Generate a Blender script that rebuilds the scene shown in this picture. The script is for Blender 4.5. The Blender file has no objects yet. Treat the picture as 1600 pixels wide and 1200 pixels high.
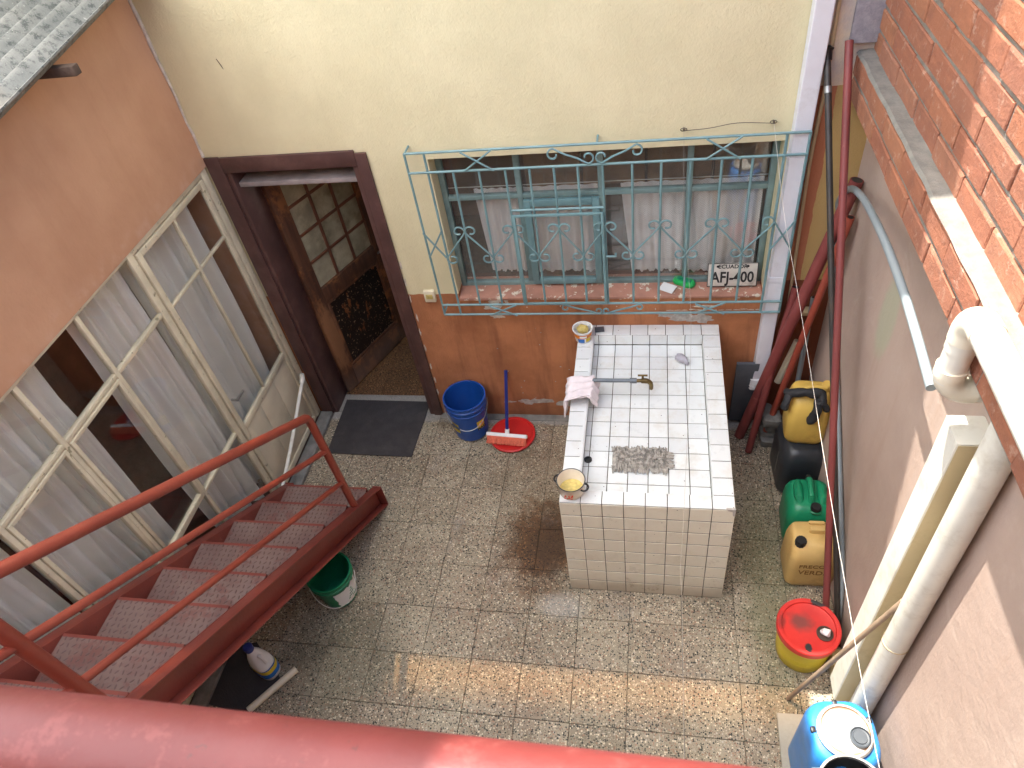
import bpy, bmesh, math, random
from mathutils import Vector, Matrix, noise as mn
R = random.Random(7)
scene = bpy.context.scene
C = scene.collection
rad = math.radians

# ------------------------------------------------------------------ camera, sky, sun, exposure
cam_d = bpy.data.cameras.new("camera")
cam = bpy.data.objects.new("camera", cam_d)
C.objects.link(cam)
scene.camera = cam
PITCH, YAW, ROLL, FPX = rad(44.5547), rad(-15.7064), rad(-10.5022), 1093.42
_f = Vector((math.sin(YAW) * math.cos(PITCH), math.cos(YAW) * math.cos(PITCH), -math.sin(PITCH)))
_r = Vector((math.cos(YAW), -math.sin(YAW), 0))
_u = _r.cross(_f)
_r2 = math.cos(ROLL) * _r + math.sin(ROLL) * _u
_u2 = -math.sin(ROLL) * _r + math.cos(ROLL) * _u
M3 = Matrix((_r2, _u2, -_f)).transposed()
cam.matrix_world = Matrix.Translation((0, 0, 3.95)) @ M3.to_4x4()
cam_d.sensor_fit = 'HORIZONTAL'
cam_d.sensor_width = 36
cam_d.lens = FPX / 1600 * 36
cam_d.clip_start = 0.02
cam_d.clip_end = 300
cam_d.dof.use_dof = True
cam_d.dof.focus_distance = 4.4
cam_d.dof.aperture_fstop = (cam_d.lens / 1000) / 0.0022   # a phone's ~2.2 mm opening

SUN = Vector((-0.285, 0.25, 1.0)).normalized()
world = bpy.data.worlds.new("World")
scene.world = world
world.use_nodes = True
wn = world.node_tree.nodes
sky = wn.new("ShaderNodeTexSky")
sky.sky_type = 'NISHITA'
sky.sun_disc = False
sky.sun_elevation = math.asin(SUN.z)
sky.sun_rotation = math.atan2(SUN.x, SUN.y)
sky.altitude = 0
sky.air_density = 1.4
sky.dust_density = 4.0
sky.ozone_density = 1.6
wbg = wn["Background"]
world.node_tree.links.new(sky.outputs[0], wbg.inputs[0])
wbg.inputs[1].default_value = 0.15
sun_d = bpy.data.lights.new("sun", 'SUN')
sun_d.energy = 2.7
sun_d.angle = rad(0.53)
sun_d.color = (1.0, 0.95, 0.87)
sun = bpy.data.objects.new("sun", sun_d)
C.objects.link(sun)
sun.rotation_euler = SUN.to_track_quat('Z', 'Y').to_euler()
sun.location = SUN * 20
vs = scene.view_settings
vs.view_transform = 'Standard'
vs.look = 'None'
vs.gamma = 1
vs.use_curve_mapping = False
vs.exposure = 2.2
scene.cycles.max_bounces = 10
scene.cycles.diffuse_bounces = 6
scene.cycles.transparent_max_bounces = 16
scene.cycles.caustics_reflective = False
scene.cycles.caustics_refractive = False
scene.cycles.sample_clamp_indirect = 8

# ------------------------------------------------------------------ material helpers
def srgb(r, g, b):
    def f(c):
        c /= 255
        return c / 12.92 if c <= 0.04045 else ((c + 0.055) / 1.055) ** 2.4
    return (f(r), f(g), f(b), 1)

class NT:
    def __init__(s, name):
        s.m = bpy.data.materials.new(name)
        s.m.use_nodes = True
        s.t = s.m.node_tree
        s.b = s.t.nodes["Principled BSDF"]
        s.out = s.t.nodes["Material Output"]
        s._geo = s.t.nodes.new("ShaderNodeNewGeometry")
        s._tc = s.t.nodes.new("ShaderNodeTexCoord")
        s._oi = s.t.nodes.new("ShaderNodeObjectInfo")
        s.world = s._geo.outputs["Position"]
        s.obj = s._tc.outputs["Object"]
        s.rand = s._oi.outputs["Random"]
    def _in(s, sock, v):
        if isinstance(v, bpy.types.NodeSocket):
            s.t.links.new(v, sock)
        else:
            sock.default_value = v
    def math(s, op, a, b=0.0, clamp=False):
        n = s.t.nodes.new("ShaderNodeMath"); n.operation = op; n.use_clamp = clamp
        s._in(n.inputs[0], a); s._in(n.inputs[1], b)
        return n.outputs[0]
    def noise(s, vec, scale, detail=3, rough=0.55, dist=0.0):
        n = s.t.nodes.new("ShaderNodeTexNoise")
        s._in(n.inputs["Vector"], vec)
        n.inputs["Scale"].default_value = scale
        n.inputs["Detail"].default_value = detail
        n.inputs["Roughness"].default_value = rough
        n.inputs["Distortion"].default_value = dist
        return n.outputs["Fac"]
    def vor(s, vec, scale, feature='F1', rnd=1.0):
        n = s.t.nodes.new("ShaderNodeTexVoronoi"); n.feature = feature
        s._in(n.inputs["Vector"], vec)
        n.inputs["Scale"].default_value = scale
        n.inputs["Randomness"].default_value = rnd
        return n
    def step(s, v, lo, hi):
        n = s.t.nodes.new("ShaderNodeMapRange"); n.interpolation_type = 'SMOOTHSTEP'
        s._in(n.inputs["Value"], v)
        n.inputs["From Min"].default_value = lo; n.inputs["From Max"].default_value = hi
        return n.outputs[0]
    def ramp(s, v, stops, const=False):
        n = s.t.nodes.new("ShaderNodeValToRGB")
        s._in(n.inputs[0], v)
        if const: n.color_ramp.interpolation = 'CONSTANT'
        e = n.color_ramp.elements
        while len(e) < len(stops): e.new(0.5)
        for k, (p, c) in enumerate(stops):
            e[k].position = p; e[k].color = c
        return n.outputs[0]
    def mix(s, f, a, b, mode='MIX'):
        n = s.t.nodes.new("ShaderNodeMix"); n.data_type = 'RGBA'; n.blend_type = mode
        s._in(n.inputs[0], f); s._in(n.inputs[6], a); s._in(n.inputs[7], b)
        return n.outputs[2]
    def sep(s, vec):
        n = s.t.nodes.new("ShaderNodeSeparateXYZ"); s._in(n.inputs[0], vec)
        return n.outputs
    def scale(s, vec, sc):
        n = s.t.nodes.new("ShaderNodeVectorMath"); n.operation = 'MULTIPLY'
        s._in(n.inputs[0], vec); n.inputs[1].default_value = sc
        return n.outputs[0]
    def addv(s, a, b):
        n = s.t.nodes.new("ShaderNodeVectorMath"); n.operation = 'ADD'
        s._in(n.inputs[0], a); s._in(n.inputs[1], b)
        return n.outputs[0]
    def blob(s, vec, c, r, lo=0.6, hi=1.0, nz=None, amt=0.5):
        """1 inside an ellipsoid, fading out, its rim broken by noise"""
        n = s.t.nodes.new("ShaderNodeVectorMath"); n.operation = 'SUBTRACT'
        s._in(n.inputs[0], vec); n.inputs[1].default_value = c
        d = s.t.nodes.new("ShaderNodeVectorMath"); d.operation = 'DIVIDE'
        s.t.links.new(n.outputs[0], d.inputs[0]); d.inputs[1].default_value = r
        l = s.t.nodes.new("ShaderNodeVectorMath"); l.operation = 'LENGTH'
        s.t.links.new(d.outputs[0], l.inputs[0])
        v = l.outputs["Value"]
        if nz is not None:
            v = s.math('ADD', v, s.math('MULTIPLY', s.math('SUBTRACT', nz, 0.5), amt * 2))
        return s.math('SUBTRACT', 1.0, s.step(v, lo, hi))
    def bump(s, h, strength=0.3, dist=0.01, prev=None):
        n = s.t.nodes.new("ShaderNodeBump")
        n.inputs["Strength"].default_value = strength
        n.inputs["Distance"].default_value = dist
        s._in(n.inputs["Height"], h)
        if prev is not None: s.t.links.new(prev, n.inputs["Normal"])
        return n.outputs[0]
    def fin(s, col=None, rough=None, normal=None, metal=None, spec=None):
        if col is not None: s._in(s.b.inputs["Base Color"], col)
        if rough is not None: s._in(s.b.inputs["Roughness"], rough)
        if metal is not None: s._in(s.b.inputs["Metallic"], metal)
        if spec is not None: s._in(s.b.inputs["Specular IOR Level"], spec)
        if normal is not None: s.t.links.new(normal, s.b.inputs["Normal"])
        return s.m

def simple(name, col, rough=0.5, var=0.15, scale=8, bump=0.0, bscale=40, metal=0.0, dirt=None, dirt_amt=0.4, dscale=5, world=False, streak=None, chips=None, spec=None):
    n = NT(name)
    v = n.world if world else n.obj
    nz = n.noise(v, scale, 4)
    c = n.mix(n.step(nz, 0.3, 0.7), tuple(x * (1 - var) for x in col[:3]) + (1,), tuple(min(1, x * (1 + var)) for x in col[:3]) + (1,))
    if dirt:
        d = n.noise(v, dscale, 6, 0.7)
        c = n.mix(n.math('MULTIPLY', n.step(d, 0.48, 0.72), dirt_amt), c, dirt)
    if chips:
        ck = n.noise(v, chips[1], 5, 0.7)
        c = n.mix(n.step(ck, chips[2], chips[2] + 0.03), c, chips[0])
    nm = n.bump(n.noise(v, bscale, 5, 0.6), bump, 0.01) if bump else None
    rg = n.math('ADD', rough - 0.08, n.math('MULTIPLY', n.noise(v, scale * 2.3, 3), 0.16))
    return n.fin(c, rg, nm, metal, spec)

# ------------------------------------------------------------------ mesh helpers
class MB:
    def __init__(s): s.v = []; s.f = []
    def add(s, vs_, fs):
        o = len(s.v); s.v += [Vector(p) for p in vs_]; s.f += [tuple(i + o for i in f) for f in fs]; return s
    def box(s, x0, x1, y0, y1, z0, z1):
        return s.add([(x0,y0,z0),(x1,y0,z0),(x1,y1,z0),(x0,y1,z0),(x0,y0,z1),(x1,y0,z1),(x1,y1,z1),(x0,y1,z1)],
            [(0,3,2,1),(4,5,6,7),(0,1,5,4),(1,2,6,5),(2,3,7,6),(3,0,4,7)])
    def obox(s, c, ax, ay, az):
        c, ax, ay, az = map(Vector, (c, ax, ay, az))
        P = [c + i*ax + j*ay + k*az for k in (-1,1) for (i,j) in ((-1,-1),(1,-1),(1,1),(-1,1))]
        fs = [(0,3,2,1),(4,5,6,7),(0,1,5,4),(1,2,6,5),(2,3,7,6),(3,0,4,7)]
        if ax.cross(ay).dot(az) < 0: fs = [f[::-1] for f in fs]
        return s.add(P, fs)
    def beam(s, p0, p1, w, h, side=(1,0,0)):
        p0, p1 = Vector(p0), Vector(p1); d = p1 - p0
        a = Vector(side); a = (a - d.normalized() * a.dot(d.normalized())).normalized(); b = d.normalized().cross(a)
        return s.obox((p0+p1)/2, a*w/2, b*h/2, d/2)
    def tube(s, pts, r, n=10, caps=True, squash=None):
        pts = [Vector(p) for p in pts]; m = len(pts)
        rs = r if isinstance(r, (list, tuple)) else [r]*m
        t0 = (pts[1]-pts[0]).normalized()
        a = t0.orthogonal().normalized(); prev = t0; V = []
        for i, p in enumerate(pts):
            if i == 0: t = t0
            elif i == m-1: t = (pts[i]-pts[i-1]).normalized()
            else: t = ((pts[i+1]-p).normalized() + (p-pts[i-1]).normalized()).normalized()
            q = prev.rotation_difference(t); a = q @ a; prev = t
            b = t.cross(a)
            k = 1.0
            if 0 < i < m-1:
                cs = max(0.5, t.dot((pts[i+1]-p).normalized())); k = 1/cs if cs > 0.7 else 1.2
            for j in range(n):
                th = 2*math.pi*j/n
                V.append(p + (a*math.cos(th) + b*math.sin(th))*rs[i]*(k if n > 6 else 1))
        F = []
        for i in range(m-1):
            for j in range(n):
                F.append((i*n+j, i*n+(j+1)%n, (i+1)*n+(j+1)%n, (i+1)*n+j))
        if caps: F.append(tuple(range(n))[::-1]); F.append(tuple(range((m-1)*n, m*n)))
        return s.add(V, F)
    def loft(s, rings, cap0=True, cap1=True):
        n = len(rings[0]); V = [p for r_ in rings for p in r_]; F = []
        for i in range(len(rings)-1):
            for j in range(n):
                F.append((i*n+j, i*n+(j+1)%n, (i+1)*n+(j+1)%n, (i+1)*n+j))
        if cap0: F.append(tuple(range(n))[::-1])
        if cap1: F.append(tuple(range((len(rings)-1)*n, len(rings)*n)))
        return s.add(V, F)
    def lathe(s, prof, c=(0,0,0), n=32, mat=None, cap0=True, cap1=True):
        rings = []
        for r_, z in prof:
            ring = []
            for j in range(n):
                p = Vector((r_*math.cos(2*math.pi*j/n), r_*math.sin(2*math.pi*j/n), z))
                if mat: p = mat @ p
                ring.append(p + Vector(c))
            rings.append(ring)
        return s.loft(rings, cap0, cap1)
    def grid(s, fn, nu, nv):
        V = [fn(i/nu, j/nv) for j in range(nv+1) for i in range(nu+1)]
        F = [(j*(nu+1)+i, j*(nu+1)+i+1, (j+1)*(nu+1)+i+1, (j+1)*(nu+1)+i) for j in range(nv) for i in range(nu)]
        return s.add(V, F)
    def prism(s, poly, d):
        d = Vector(d); n = len(poly); V = [Vector(p) for p in poly] + [Vector(p)+d for p in poly]
        F = [tuple(range(n))[::-1], tuple(range(n, 2*n))] + [(i,(i+1)%n,n+(i+1)%n,n+i) for i in range(n)]
        return s.add(V, F)
    def mesh(s, name, mat, smooth=False, bevel=0.0, seg=2, angle=35, org=None, recalc=True):
        me = bpy.data.meshes.new(name)
        o = Vector(org) if org is not None else Vector((0,0,0))
        me.from_pydata([tuple(p - o) for p in s.v], [], s.f)
        if recalc or bevel:
            bm = bmesh.new(); bm.from_mesh(me)
            if recalc: bmesh.ops.recalc_face_normals(bm, faces=bm.faces[:])
            if bevel:
                es = [e for e in bm.edges if len(e.link_faces) == 2 and e.calc_face_angle(0) > rad(40)]
                bmesh.ops.bevel(bm, geom=es, offset=bevel, segments=seg, affect='EDGES', clamp_overlap=True, profile=0.5)
            bm.to_mesh(me); bm.free()
        if smooth or bevel:
            me.polygons.foreach_set('use_smooth', [True]*len(me.polygons))
            me.set_sharp_from_angle(angle=rad(angle))
        me.materials.append(mat)
        me.update()
        return me
    def build(s, name, mat, parent=None, local=False, **k):
        org = None
        if parent is not None and not local: org = wloc(parent)
        o = bpy.data.objects.new(name, s.mesh(name, mat, org=org, **k))
        C.objects.link(o)
        if parent is not None: o.parent = parent
        return o

def wloc(o):
    p = Vector(o.location)
    while o.parent is not None:
        o = o.parent; p = p + o.location
    return p
def tag(o, label=None, cat=None, group=None, kind=None):
    if label: o['label'] = label
    if cat: o['category'] = cat
    if group: o['group'] = group
    if kind: o['kind'] = kind
    return o
def thing(name, label, cat, loc=(0,0,0), rot=(0,0,0), group=None):
    o = bpy.data.objects.new(name, None); C.objects.link(o)
    o.location = loc; o.rotation_euler = rot; o.empty_display_size = 0.1
    return tag(o, label, cat, group)
def inst(name, me, loc, parent=None, rot=(0,0,0), scale=(1,1,1), local=False):
    o = bpy.data.objects.new(name, me); C.objects.link(o)
    p = Vector(loc)
    if parent is not None:
        o.parent = parent
        if not local: p = p - wloc(parent)
    o.location = p; o.rotation_euler = rot; o.scale = scale
    return o
def text_mesh(body, size, mat, name, extrude=0.0006, bold=0.0):
    cu = bpy.data.curves.new(name, 'FONT'); cu.body = body; cu.size = size; cu.extrude = extrude; cu.offset = bold
    cu.align_x = 'CENTER'; cu.align_y = 'CENTER'; cu.resolution_u = 3
    o = bpy.data.objects.new(name, cu); C.objects.link(o)
    bpy.context.view_layer.update()
    dg = bpy.context.evaluated_depsgraph_get()
    me = bpy.data.meshes.new_from_object(o.evaluated_get(dg))
    bpy.data.objects.remove(o); bpy.data.curves.remove(cu)
    me.materials.clear(); me.materials.append(mat); me.name = name
    return me
def rrect(w, d, r, k=4, c=(0,0), z=0.0):
    pts = []
    r = min(r, w/2-1e-4, d/2-1e-4)
    for (sx, sy, a0) in ((1,1,0),(-1,1,90),(-1,-1,180),(1,-1,270)):
        for i in range(k+1):
            a = rad(a0 + 90*i/k)
            pts.append(Vector((c[0] + sx*(w/2-r) + r*math.cos(a), c[1] + sy*(d/2-r) + r*math.sin(a), z)))
    return pts
def lerp(a, b, t): return a + (b-a)*t
def catmull(P, n=8):
    P = [Vector(p) for p in P]; out = []
    Q = [P[0]*2-P[1]] + P + [P[-1]*2-P[-2]]
    for i in range(1, len(Q)-2):
        for k in range(n):
            t = k/n; a,b,c,d = Q[i-1],Q[i],Q[i+1],Q[i+2]
            out.append(0.5*((2*b)+(c-a)*t+(2*a-5*b+4*c-d)*t*t+(3*b-a-3*c+d)*t**3))
    out.append(P[-1]); return out

XL, XR, YB = -2.60, 1.05, 3.53      # left wall, right wall, back wall

# ------------------------------------------------------------------ materials
def m_backwall():
    n = NT("painted_stucco"); v = n.world; x, y, z = n.sep(v)
    nz = n.noise(v, 3.0, 5, 0.6); fine = n.noise(v, 55, 5, 0.65)
    cream = n.mix(n.step(nz, 0.3, 0.75), srgb(213,204,166), srgb(223,214,176))
    drip = n.noise(n.scale(v, (9, 9, 0.7)), 1.0, 5, 0.7)
    cream = n.mix(n.math('MULTIPLY', n.step(drip, 0.5, 0.8), 0.14), cream, srgb(186,174,134))
    b0 = n.noise(v, 2.2, 6, 0.65); b1 = n.noise(n.scale(v, (14, 14, 1.6)), 1.0, 4, 0.6)
    brown = n.mix(n.step(b0, 0.3, 0.7), srgb(160,103,67), srgb(194,130,88))
    brown = n.mix(n.math('MULTIPLY', n.step(b1, 0.45, 0.75), 0.55), brown, srgb(120,72,50))
    specks = n.vor(v, 34); sm = n.math('LESS_THAN', specks.outputs['Distance'], n.math('MULTIPLY', n.step(n.noise(v, 5, 2), 0.5, 0.9), 0.16))
    brown = n.mix(n.math('MULTIPLY', sm, 0.7), brown, srgb(205,165,130))
    foot_dark = n.math('SUBTRACT', 1.0, n.step(n.math('ADD', z, n.math('MULTIPLY', n.math('SUBTRACT', b0, 0.5), 0.35)), 0.02, 0.28))  # brown darkens unevenly towards the floor
    brown = n.mix(n.math('MULTIPLY', foot_dark, 0.45), brown, srgb(88,52,38))
    edge = n.math('ADD', z, n.math('MULTIPLY', n.math('SUBTRACT', n.noise(v, 20, 4), 0.5), 0.02))
    low = n.math('LESS_THAN', edge, 1.183)
    # right of the white downpipe: terracotta strip, then an ochre strip, whitish above
    rx = n.math('GREATER_THAN', x, 0.72)
    och = n.math('GREATER_THAN', n.math('ADD', x, n.math('MULTIPLY', n.math('SUBTRACT', nz, 0.5), 0.06)), 0.868)
    strip = n.mix(och, srgb(176,112,80), srgb(190,160,104))
    strip = n.mix(n.math('LESS_THAN', z, 1.25), strip, srgb(128,70,44))
    upper = n.mix(n.step(n.noise(v, 7, 5), 0.4, 0.65), srgb(222,204,176), srgb(196,186,178))
    strip = n.mix(n.math('GREATER_THAN', edge, 2.405), strip, upper)
    col = n.mix(low, cream, brown)
    col = n.mix(rx, col, strip)
    nm = n.bump(n.noise(v, 22, 5, 0.6), 0.22, 0.012)
    nm = n.bump(n.noise(v, 95, 4, 0.65), 0.55, 0.007, nm)
    return n.fin(col, 0.82, nm)
def m_peach():
    n = NT("peach_plaster"); v = n.world; x, y, z = n.sep(v)
    nz = n.noise(v, 1.6, 5, 0.6)
    c = n.mix(n.step(nz, 0.3, 0.7), srgb(192,146,114), srgb(206,161,128))
    d = n.noise(n.scale(v, (8, 8, 0.8)), 1.0, 5, 0.7)
    c = n.mix(n.math('MULTIPLY', n.step(d, 0.5, 0.8), 0.22), c, srgb(168,120,88))
    lowz = n.math('SUBTRACT', 1.0, n.step(z, 2.17, 2.30))
    c = n.mix(n.math('MULTIPLY', lowz, n.step(n.noise(v, 11, 5), 0.42, 0.7)), c, srgb(206,166,140))
    nm = n.bump(n.noise(v, 8, 4), 0.3, 0.02); nm = n.bump(n.noise(v, 70, 4), 0.2, 0.005, nm)
    return n.fin(c, 0.85, nm)
def m_pink():
    n = NT("pink_plaster"); v = n.world; x, y, z = n.sep(v)
    nz = n.noise(v, 1.3, 6, 0.6)
    c = n.mix(n.step(nz, 0.3, 0.7), srgb(172,150,137), srgb(188,167,153))
    d = n.noise(n.scale(v, (6, 6, 0.5)), 1.0, 5, 0.7)
    c = n.mix(n.math('MULTIPLY', n.step(d, 0.48, 0.8), 0.35), c, srgb(166,138,118))
    cr = n.noise(v, 2.6, 7, 0.7, 0.6)
    c = n.mix(n.math('MULTIPLY', n.step(cr, 0.55, 0.7), 0.4), c, srgb(196,180,167))
    g = n.blob(v, (1.05, 2.62, 1.72), (0.3, 0.12, 0.30), 0.55, 1.0, n.noise(v, 6, 4), 0.35)
    c = n.mix(n.math('MULTIPLY', g, 0.7), c, srgb(172,176,150))
    low = n.math('SUBTRACT', 1.0, n.step(n.math('ADD', z, n.math('MULTIPLY', nz, 0.3)), 0.15, 0.55))
    c = n.mix(n.math('MULTIPLY', low, 0.35), c, srgb(150,120,106))
    nm = n.bump(n.noise(v, 10, 4), 0.3, 0.015); nm = n.bump(n.noise(v, 60, 4), 0.3, 0.006, nm)
    return n.fin(c, 0.85, nm)
def m_terrazzo(inside=False):
    n = NT("terrazzo_inside" if inside else "terrazzo"); v = n.world; x, y, z = n.sep(v)
    off = n.t.nodes.new("ShaderNodeCombineXYZ")
    n._in(off.inputs[2], n.math('MULTIPLY', n.rand, 7.0)); n._in(off.inputs[0], n.math('MULTIPLY', n.rand, 3.1))
    p = n.addv(v, off.outputs[0])
    base = n.mix(n.rand, srgb(136,127,106), srgb(167,157,134))
    base = n.mix(n.step(n.noise(v, 1.7, 5), 0.35, 0.7), base, srgb(142,126,106))
    v1 = n.vor(p, 100); r1 = n.sep(v1.outputs["Color"])
    dens = n.math('ADD', 0.20, n.math('MULTIPLY', r1[1], 0.36))
    chip = n.math('LESS_THAN', v1.outputs["Distance"], dens)
    ccol = n.ramp(r1[0], [(0.0, srgb(34,38,34)), (0.32, srgb(64,64,54)), (0.43, srgb(216,203,174)), (0.60, srgb(158,126,102)), (0.74, srgb(184,174,156)), (0.9, srgb(132,100,80))], True)
    col = n.mix(chip, base, ccol)
    v2 = n.vor(p, 180); r2 = n.sep(v2.outputs["Color"])
    chip2 = n.math('LESS_THAN', v2.outputs["Distance"], n.math('ADD', 0.05, n.math('MULTIPLY', r2[1], 0.34)))
    c2 = n.ramp(r2[0], [(0.0, srgb(60,60,54)), (0.42, srgb(208,196,174)), (0.72, srgb(140,118,100))], True)
    col = n.mix(n.math('MULTIPLY', chip2, n.math('SUBTRACT', 1.0, chip)), col, c2)
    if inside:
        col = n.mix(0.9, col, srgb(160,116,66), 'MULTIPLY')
    else:
        nz = n.noise(v, 6, 6, 0.7)
        st = n.blob(v, (-0.68, 2.42, 0), (0.34, 0.48, 1), 0.35, 1.0, n.noise(v, 8, 6, 0.75), 0.8)
        col = n.mix(n.math('MULTIPLY', st, 0.95), col, n.mix(1.0, col, srgb(158,116,70), 'MULTIPLY'))
        st3 = n.blob(v, (-0.62, 2.40, 0), (0.22, 0.36, 1), 0.2, 0.9, n.noise(v, 13, 6, 0.8), 1.2)
        col = n.mix(n.math('MULTIPLY', st3, 0.72), col, srgb(58,38,20))
        st2 = n.blob(v, (-0.78, 3.0, 0), (0.5, 0.55, 1), 0.3, 1.0, nz, 0.5)
        col = n.mix(n.math('MULTIPLY', st2, 0.25), col, srgb(120,92,66))
        gr = n.blob(v, (0.70, 2.2, 0), (0.22, 1.0, 1), 0.3, 1.0, nz, 0.6)
        col = n.mix(n.math('MULTIPLY', gr, 0.42), col, srgb(84,96,52))
        gr2 = n.blob(v, (-1.75, 1.6, 0), (0.45, 0.5, 1), 0.3, 1.0, nz, 0.5)
        col = n.mix(n.math('MULTIPLY', gr2, 0.35), col, srgb(74,80,56))
        gr3 = n.blob(v, (0.1, 1.05, 0), (1.3, 0.25, 1), 0.3, 1.0, nz, 0.5)
        col = n.mix(n.math('MULTIPLY', gr3, 0.22), col, srgb(110,104,62))
        wh = n.blob(v, (-0.50, 1.98, 0), (0.20, 0.12, 1), 0.3, 1.0, nz, 0.5)
        col = n.mix(n.math('MULTIPLY', wh, 0.22), col, srgb(205,208,206))
        cem = n.step(n.math('ADD', y, n.math('MULTIPLY', n.math('SUBTRACT', nz, 0.5), 0.12)), 3.42, 3.47)
        col = n.mix(n.math('MULTIPLY', cem, 0.75), col, srgb(150,148,144))
        pat = n.step(n.noise(v, 3.4, 6, 0.7), 0.56, 0.72)
        col = n.mix(n.math('MULTIPLY', pat, 0.30), col, srgb(158,158,150))
        gt_ = n.noise(v, 2.1, 7, 0.75)
        col = n.mix(n.math('MULTIPLY', n.step(gt_, 0.50, 0.68), 0.45), col, n.mix(1.0, col, srgb(150,138,112), 'MULTIPLY'))
    nm = n.bump(n.noise(v, 45, 4), 0.12, 0.004)
    return n.fin(col, n.math('ADD', 0.42, n.math('MULTIPLY', n.noise(v, 9, 4), 0.35)), nm)
def m_brick():
    n = NT("brick_clay"); v = n.world
    c = n.ramp(n.rand, [(0.0, srgb(150,86,62)), (0.3, srgb(168,102,70)), (0.55, srgb(146,88,68)), (0.75, srgb(174,110,72)), (1.0, srgb(160,106,84))])
    st = n.noise(n.scale(v, (5, 5, 26)), 1.6, 5, 0.6)
    c = n.mix(n.math('MULTIPLY', n.step(st, 0.45, 0.8), 0.35), c, srgb(206,130,92))
    dk = n.noise(v, 9, 6, 0.7)
    c = n.mix(n.math('MULTIPLY', n.step(dk, 0.48, 0.70), 0.55), c, srgb(118,70,56))
    c = n.mix(0.22, c, srgb(150,120,102))
    wh = n.noise(v, 21, 6, 0.75)
    c = n.mix(n.math('MULTIPLY', n.step(wh, 0.54, 0.72), 0.5), c, srgb(206,178,158))
    nm = n.bump(n.noise(v, 90, 5, 0.7), 0.6, 0.008); nm = n.bump(n.noise(v, 18, 5), 0.4, 0.014, nm)
    return n.fin(c, 0.86, nm)
def m_concrete(name, a, b, sc=10):
    n = NT(name); v = n.world
    c = n.mix(n.step(n.noise(v, sc, 6, 0.7), 0.3, 0.7), a, b)
    nm = n.bump(n.noise(v, 55, 6, 0.75), 0.6, 0.012)
    return n.fin(c, 0.92, nm)
def m_door():
    n = NT("weathered_door_wood"); v = n.obj; x, y, z = n.sep(v)
    g = n.noise(n.scale(v, (30, 30, 2.5)), 1.0, 5, 0.6)
    c = n.mix(n.step(g, 0.3, 0.7), srgb(72,46,34), srgb(98,64,44))
    w = n.noise(v, 5, 6, 0.75)
    c = n.mix(n.math('MULTIPLY', n.step(w, 0.5, 0.62), 0.75), c, srgb(146,94,54))
    hb_ = n.blob(v, (0.05,-0.02,0.55), (0.10,1,0.42), 0.5, 1.0, n.noise(n.scale(v,(3,3,1)), 9, 5, 0.7), 0.6)
    c = n.mix(n.math('MULTIPLY', hb_, 0.9), c, srgb(156,110,76))
    lowb = n.math('SUBTRACT', 1.0, n.step(z, 0.0, 0.24))
    c = n.mix(n.math('MULTIPLY', lowb, 0.6), c, srgb(120,104,92))
    return n.fin(c, 0.6, n.bump(g, 0.25, 0.004))
def m_panel_peel():
    n = NT("peeling_dark_panel"); v = n.obj; x, y, z = n.sep(v)
    w = n.noise(n.scale(v, (1.0, 1.0, 0.45)), 9, 6, 0.75)
    t = n.math('ADD', w, n.math('MULTIPLY', n.step(z, 0.75, 0.12), 0.0))
    c = n.mix(n.step(t, 0.585, 0.60), srgb(30,20,17), srgb(134,84,50))
    c = n.mix(n.step(n.noise(v, 60, 5), 0.62, 0.66), c, srgb(176,150,118))
    return n.fin(c, 0.42, n.bump(w, 0.35, 0.004))
def m_glass(name, tint=(0.9,0.93,0.92,1), refl=1.0, rough=0.02, dust_haze=0.0):
    m = bpy.data.materials.new(name); m.use_nodes = True; t = m.node_tree; t.nodes.clear()
    out = t.nodes.new("ShaderNodeOutputMaterial"); mx = t.nodes.new("ShaderNodeMixShader")
    tr = t.nodes.new("ShaderNodeBsdfTransparent"); gl = t.nodes.new("ShaderNodeBsdfGlossy"); fr = t.nodes.new("ShaderNodeLayerWeight")
    tr.inputs[0].default_value = tint; gl.inputs["Roughness"].default_value = rough; fr.inputs[0].default_value = 0.5
    pw_ = t.nodes.new("ShaderNodeMath"); pw_.operation = 'POWER'; pw_.inputs[1].default_value = 4.0
    t.links.new(fr.outputs["Facing"], pw_.inputs[0])
    mm = t.nodes.new("ShaderNodeMath"); mm.operation = 'MULTIPLY_ADD'; mm.inputs[1].default_value = 0.85*refl; mm.inputs[2].default_value = 0.06*refl; mm.use_clamp = True
    t.links.new(pw_.outputs[0], mm.inputs[0]); t.links.new(mm.outputs[0], mx.inputs[0])
    if dust_haze:  # pale diffuse share imitates reflected haze on the window panes
        df = t.nodes.new("ShaderNodeBsdfDiffuse"); df.inputs[0].default_value = srgb(214,206,196); m2 = t.nodes.new("ShaderNodeMixShader"); m2.inputs[0].default_value = dust_haze
        t.links.new(tr.outputs[0], m2.inputs[1]); t.links.new(df.outputs[0], m2.inputs[2]); tr = m2
    t.links.new(tr.outputs[0], mx.inputs[1]); t.links.new(gl.outputs[0], mx.inputs[2]); t.links.new(mx.outputs[0], out.inputs[0])
    return m
def m_translucent(name, col, tl=0.5, bump=None):
    n = NT(name)
    n.b.inputs["Roughness"].default_value = 0.8
    c = n.mix(n.step(n.noise(n.obj, 6, 5), 0.3, 0.7), tuple(q*0.93 for q in col[:3]) + (1,), col)
    n._in(n.b.inputs["Base Color"], c)
    tr = n.t.nodes.new("ShaderNodeBsdfTranslucent"); n._in(tr.inputs[0], c)
    mx = n.t.nodes.new("ShaderNodeMixShader"); mx.inputs[0].default_value = tl
    n.t.links.new(n.b.outputs[0], mx.inputs[1]); n.t.links.new(tr.outputs[0], mx.inputs[2]); n.t.links.new(mx.outputs[0], n.out.inputs[0])
    return n.m
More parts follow.
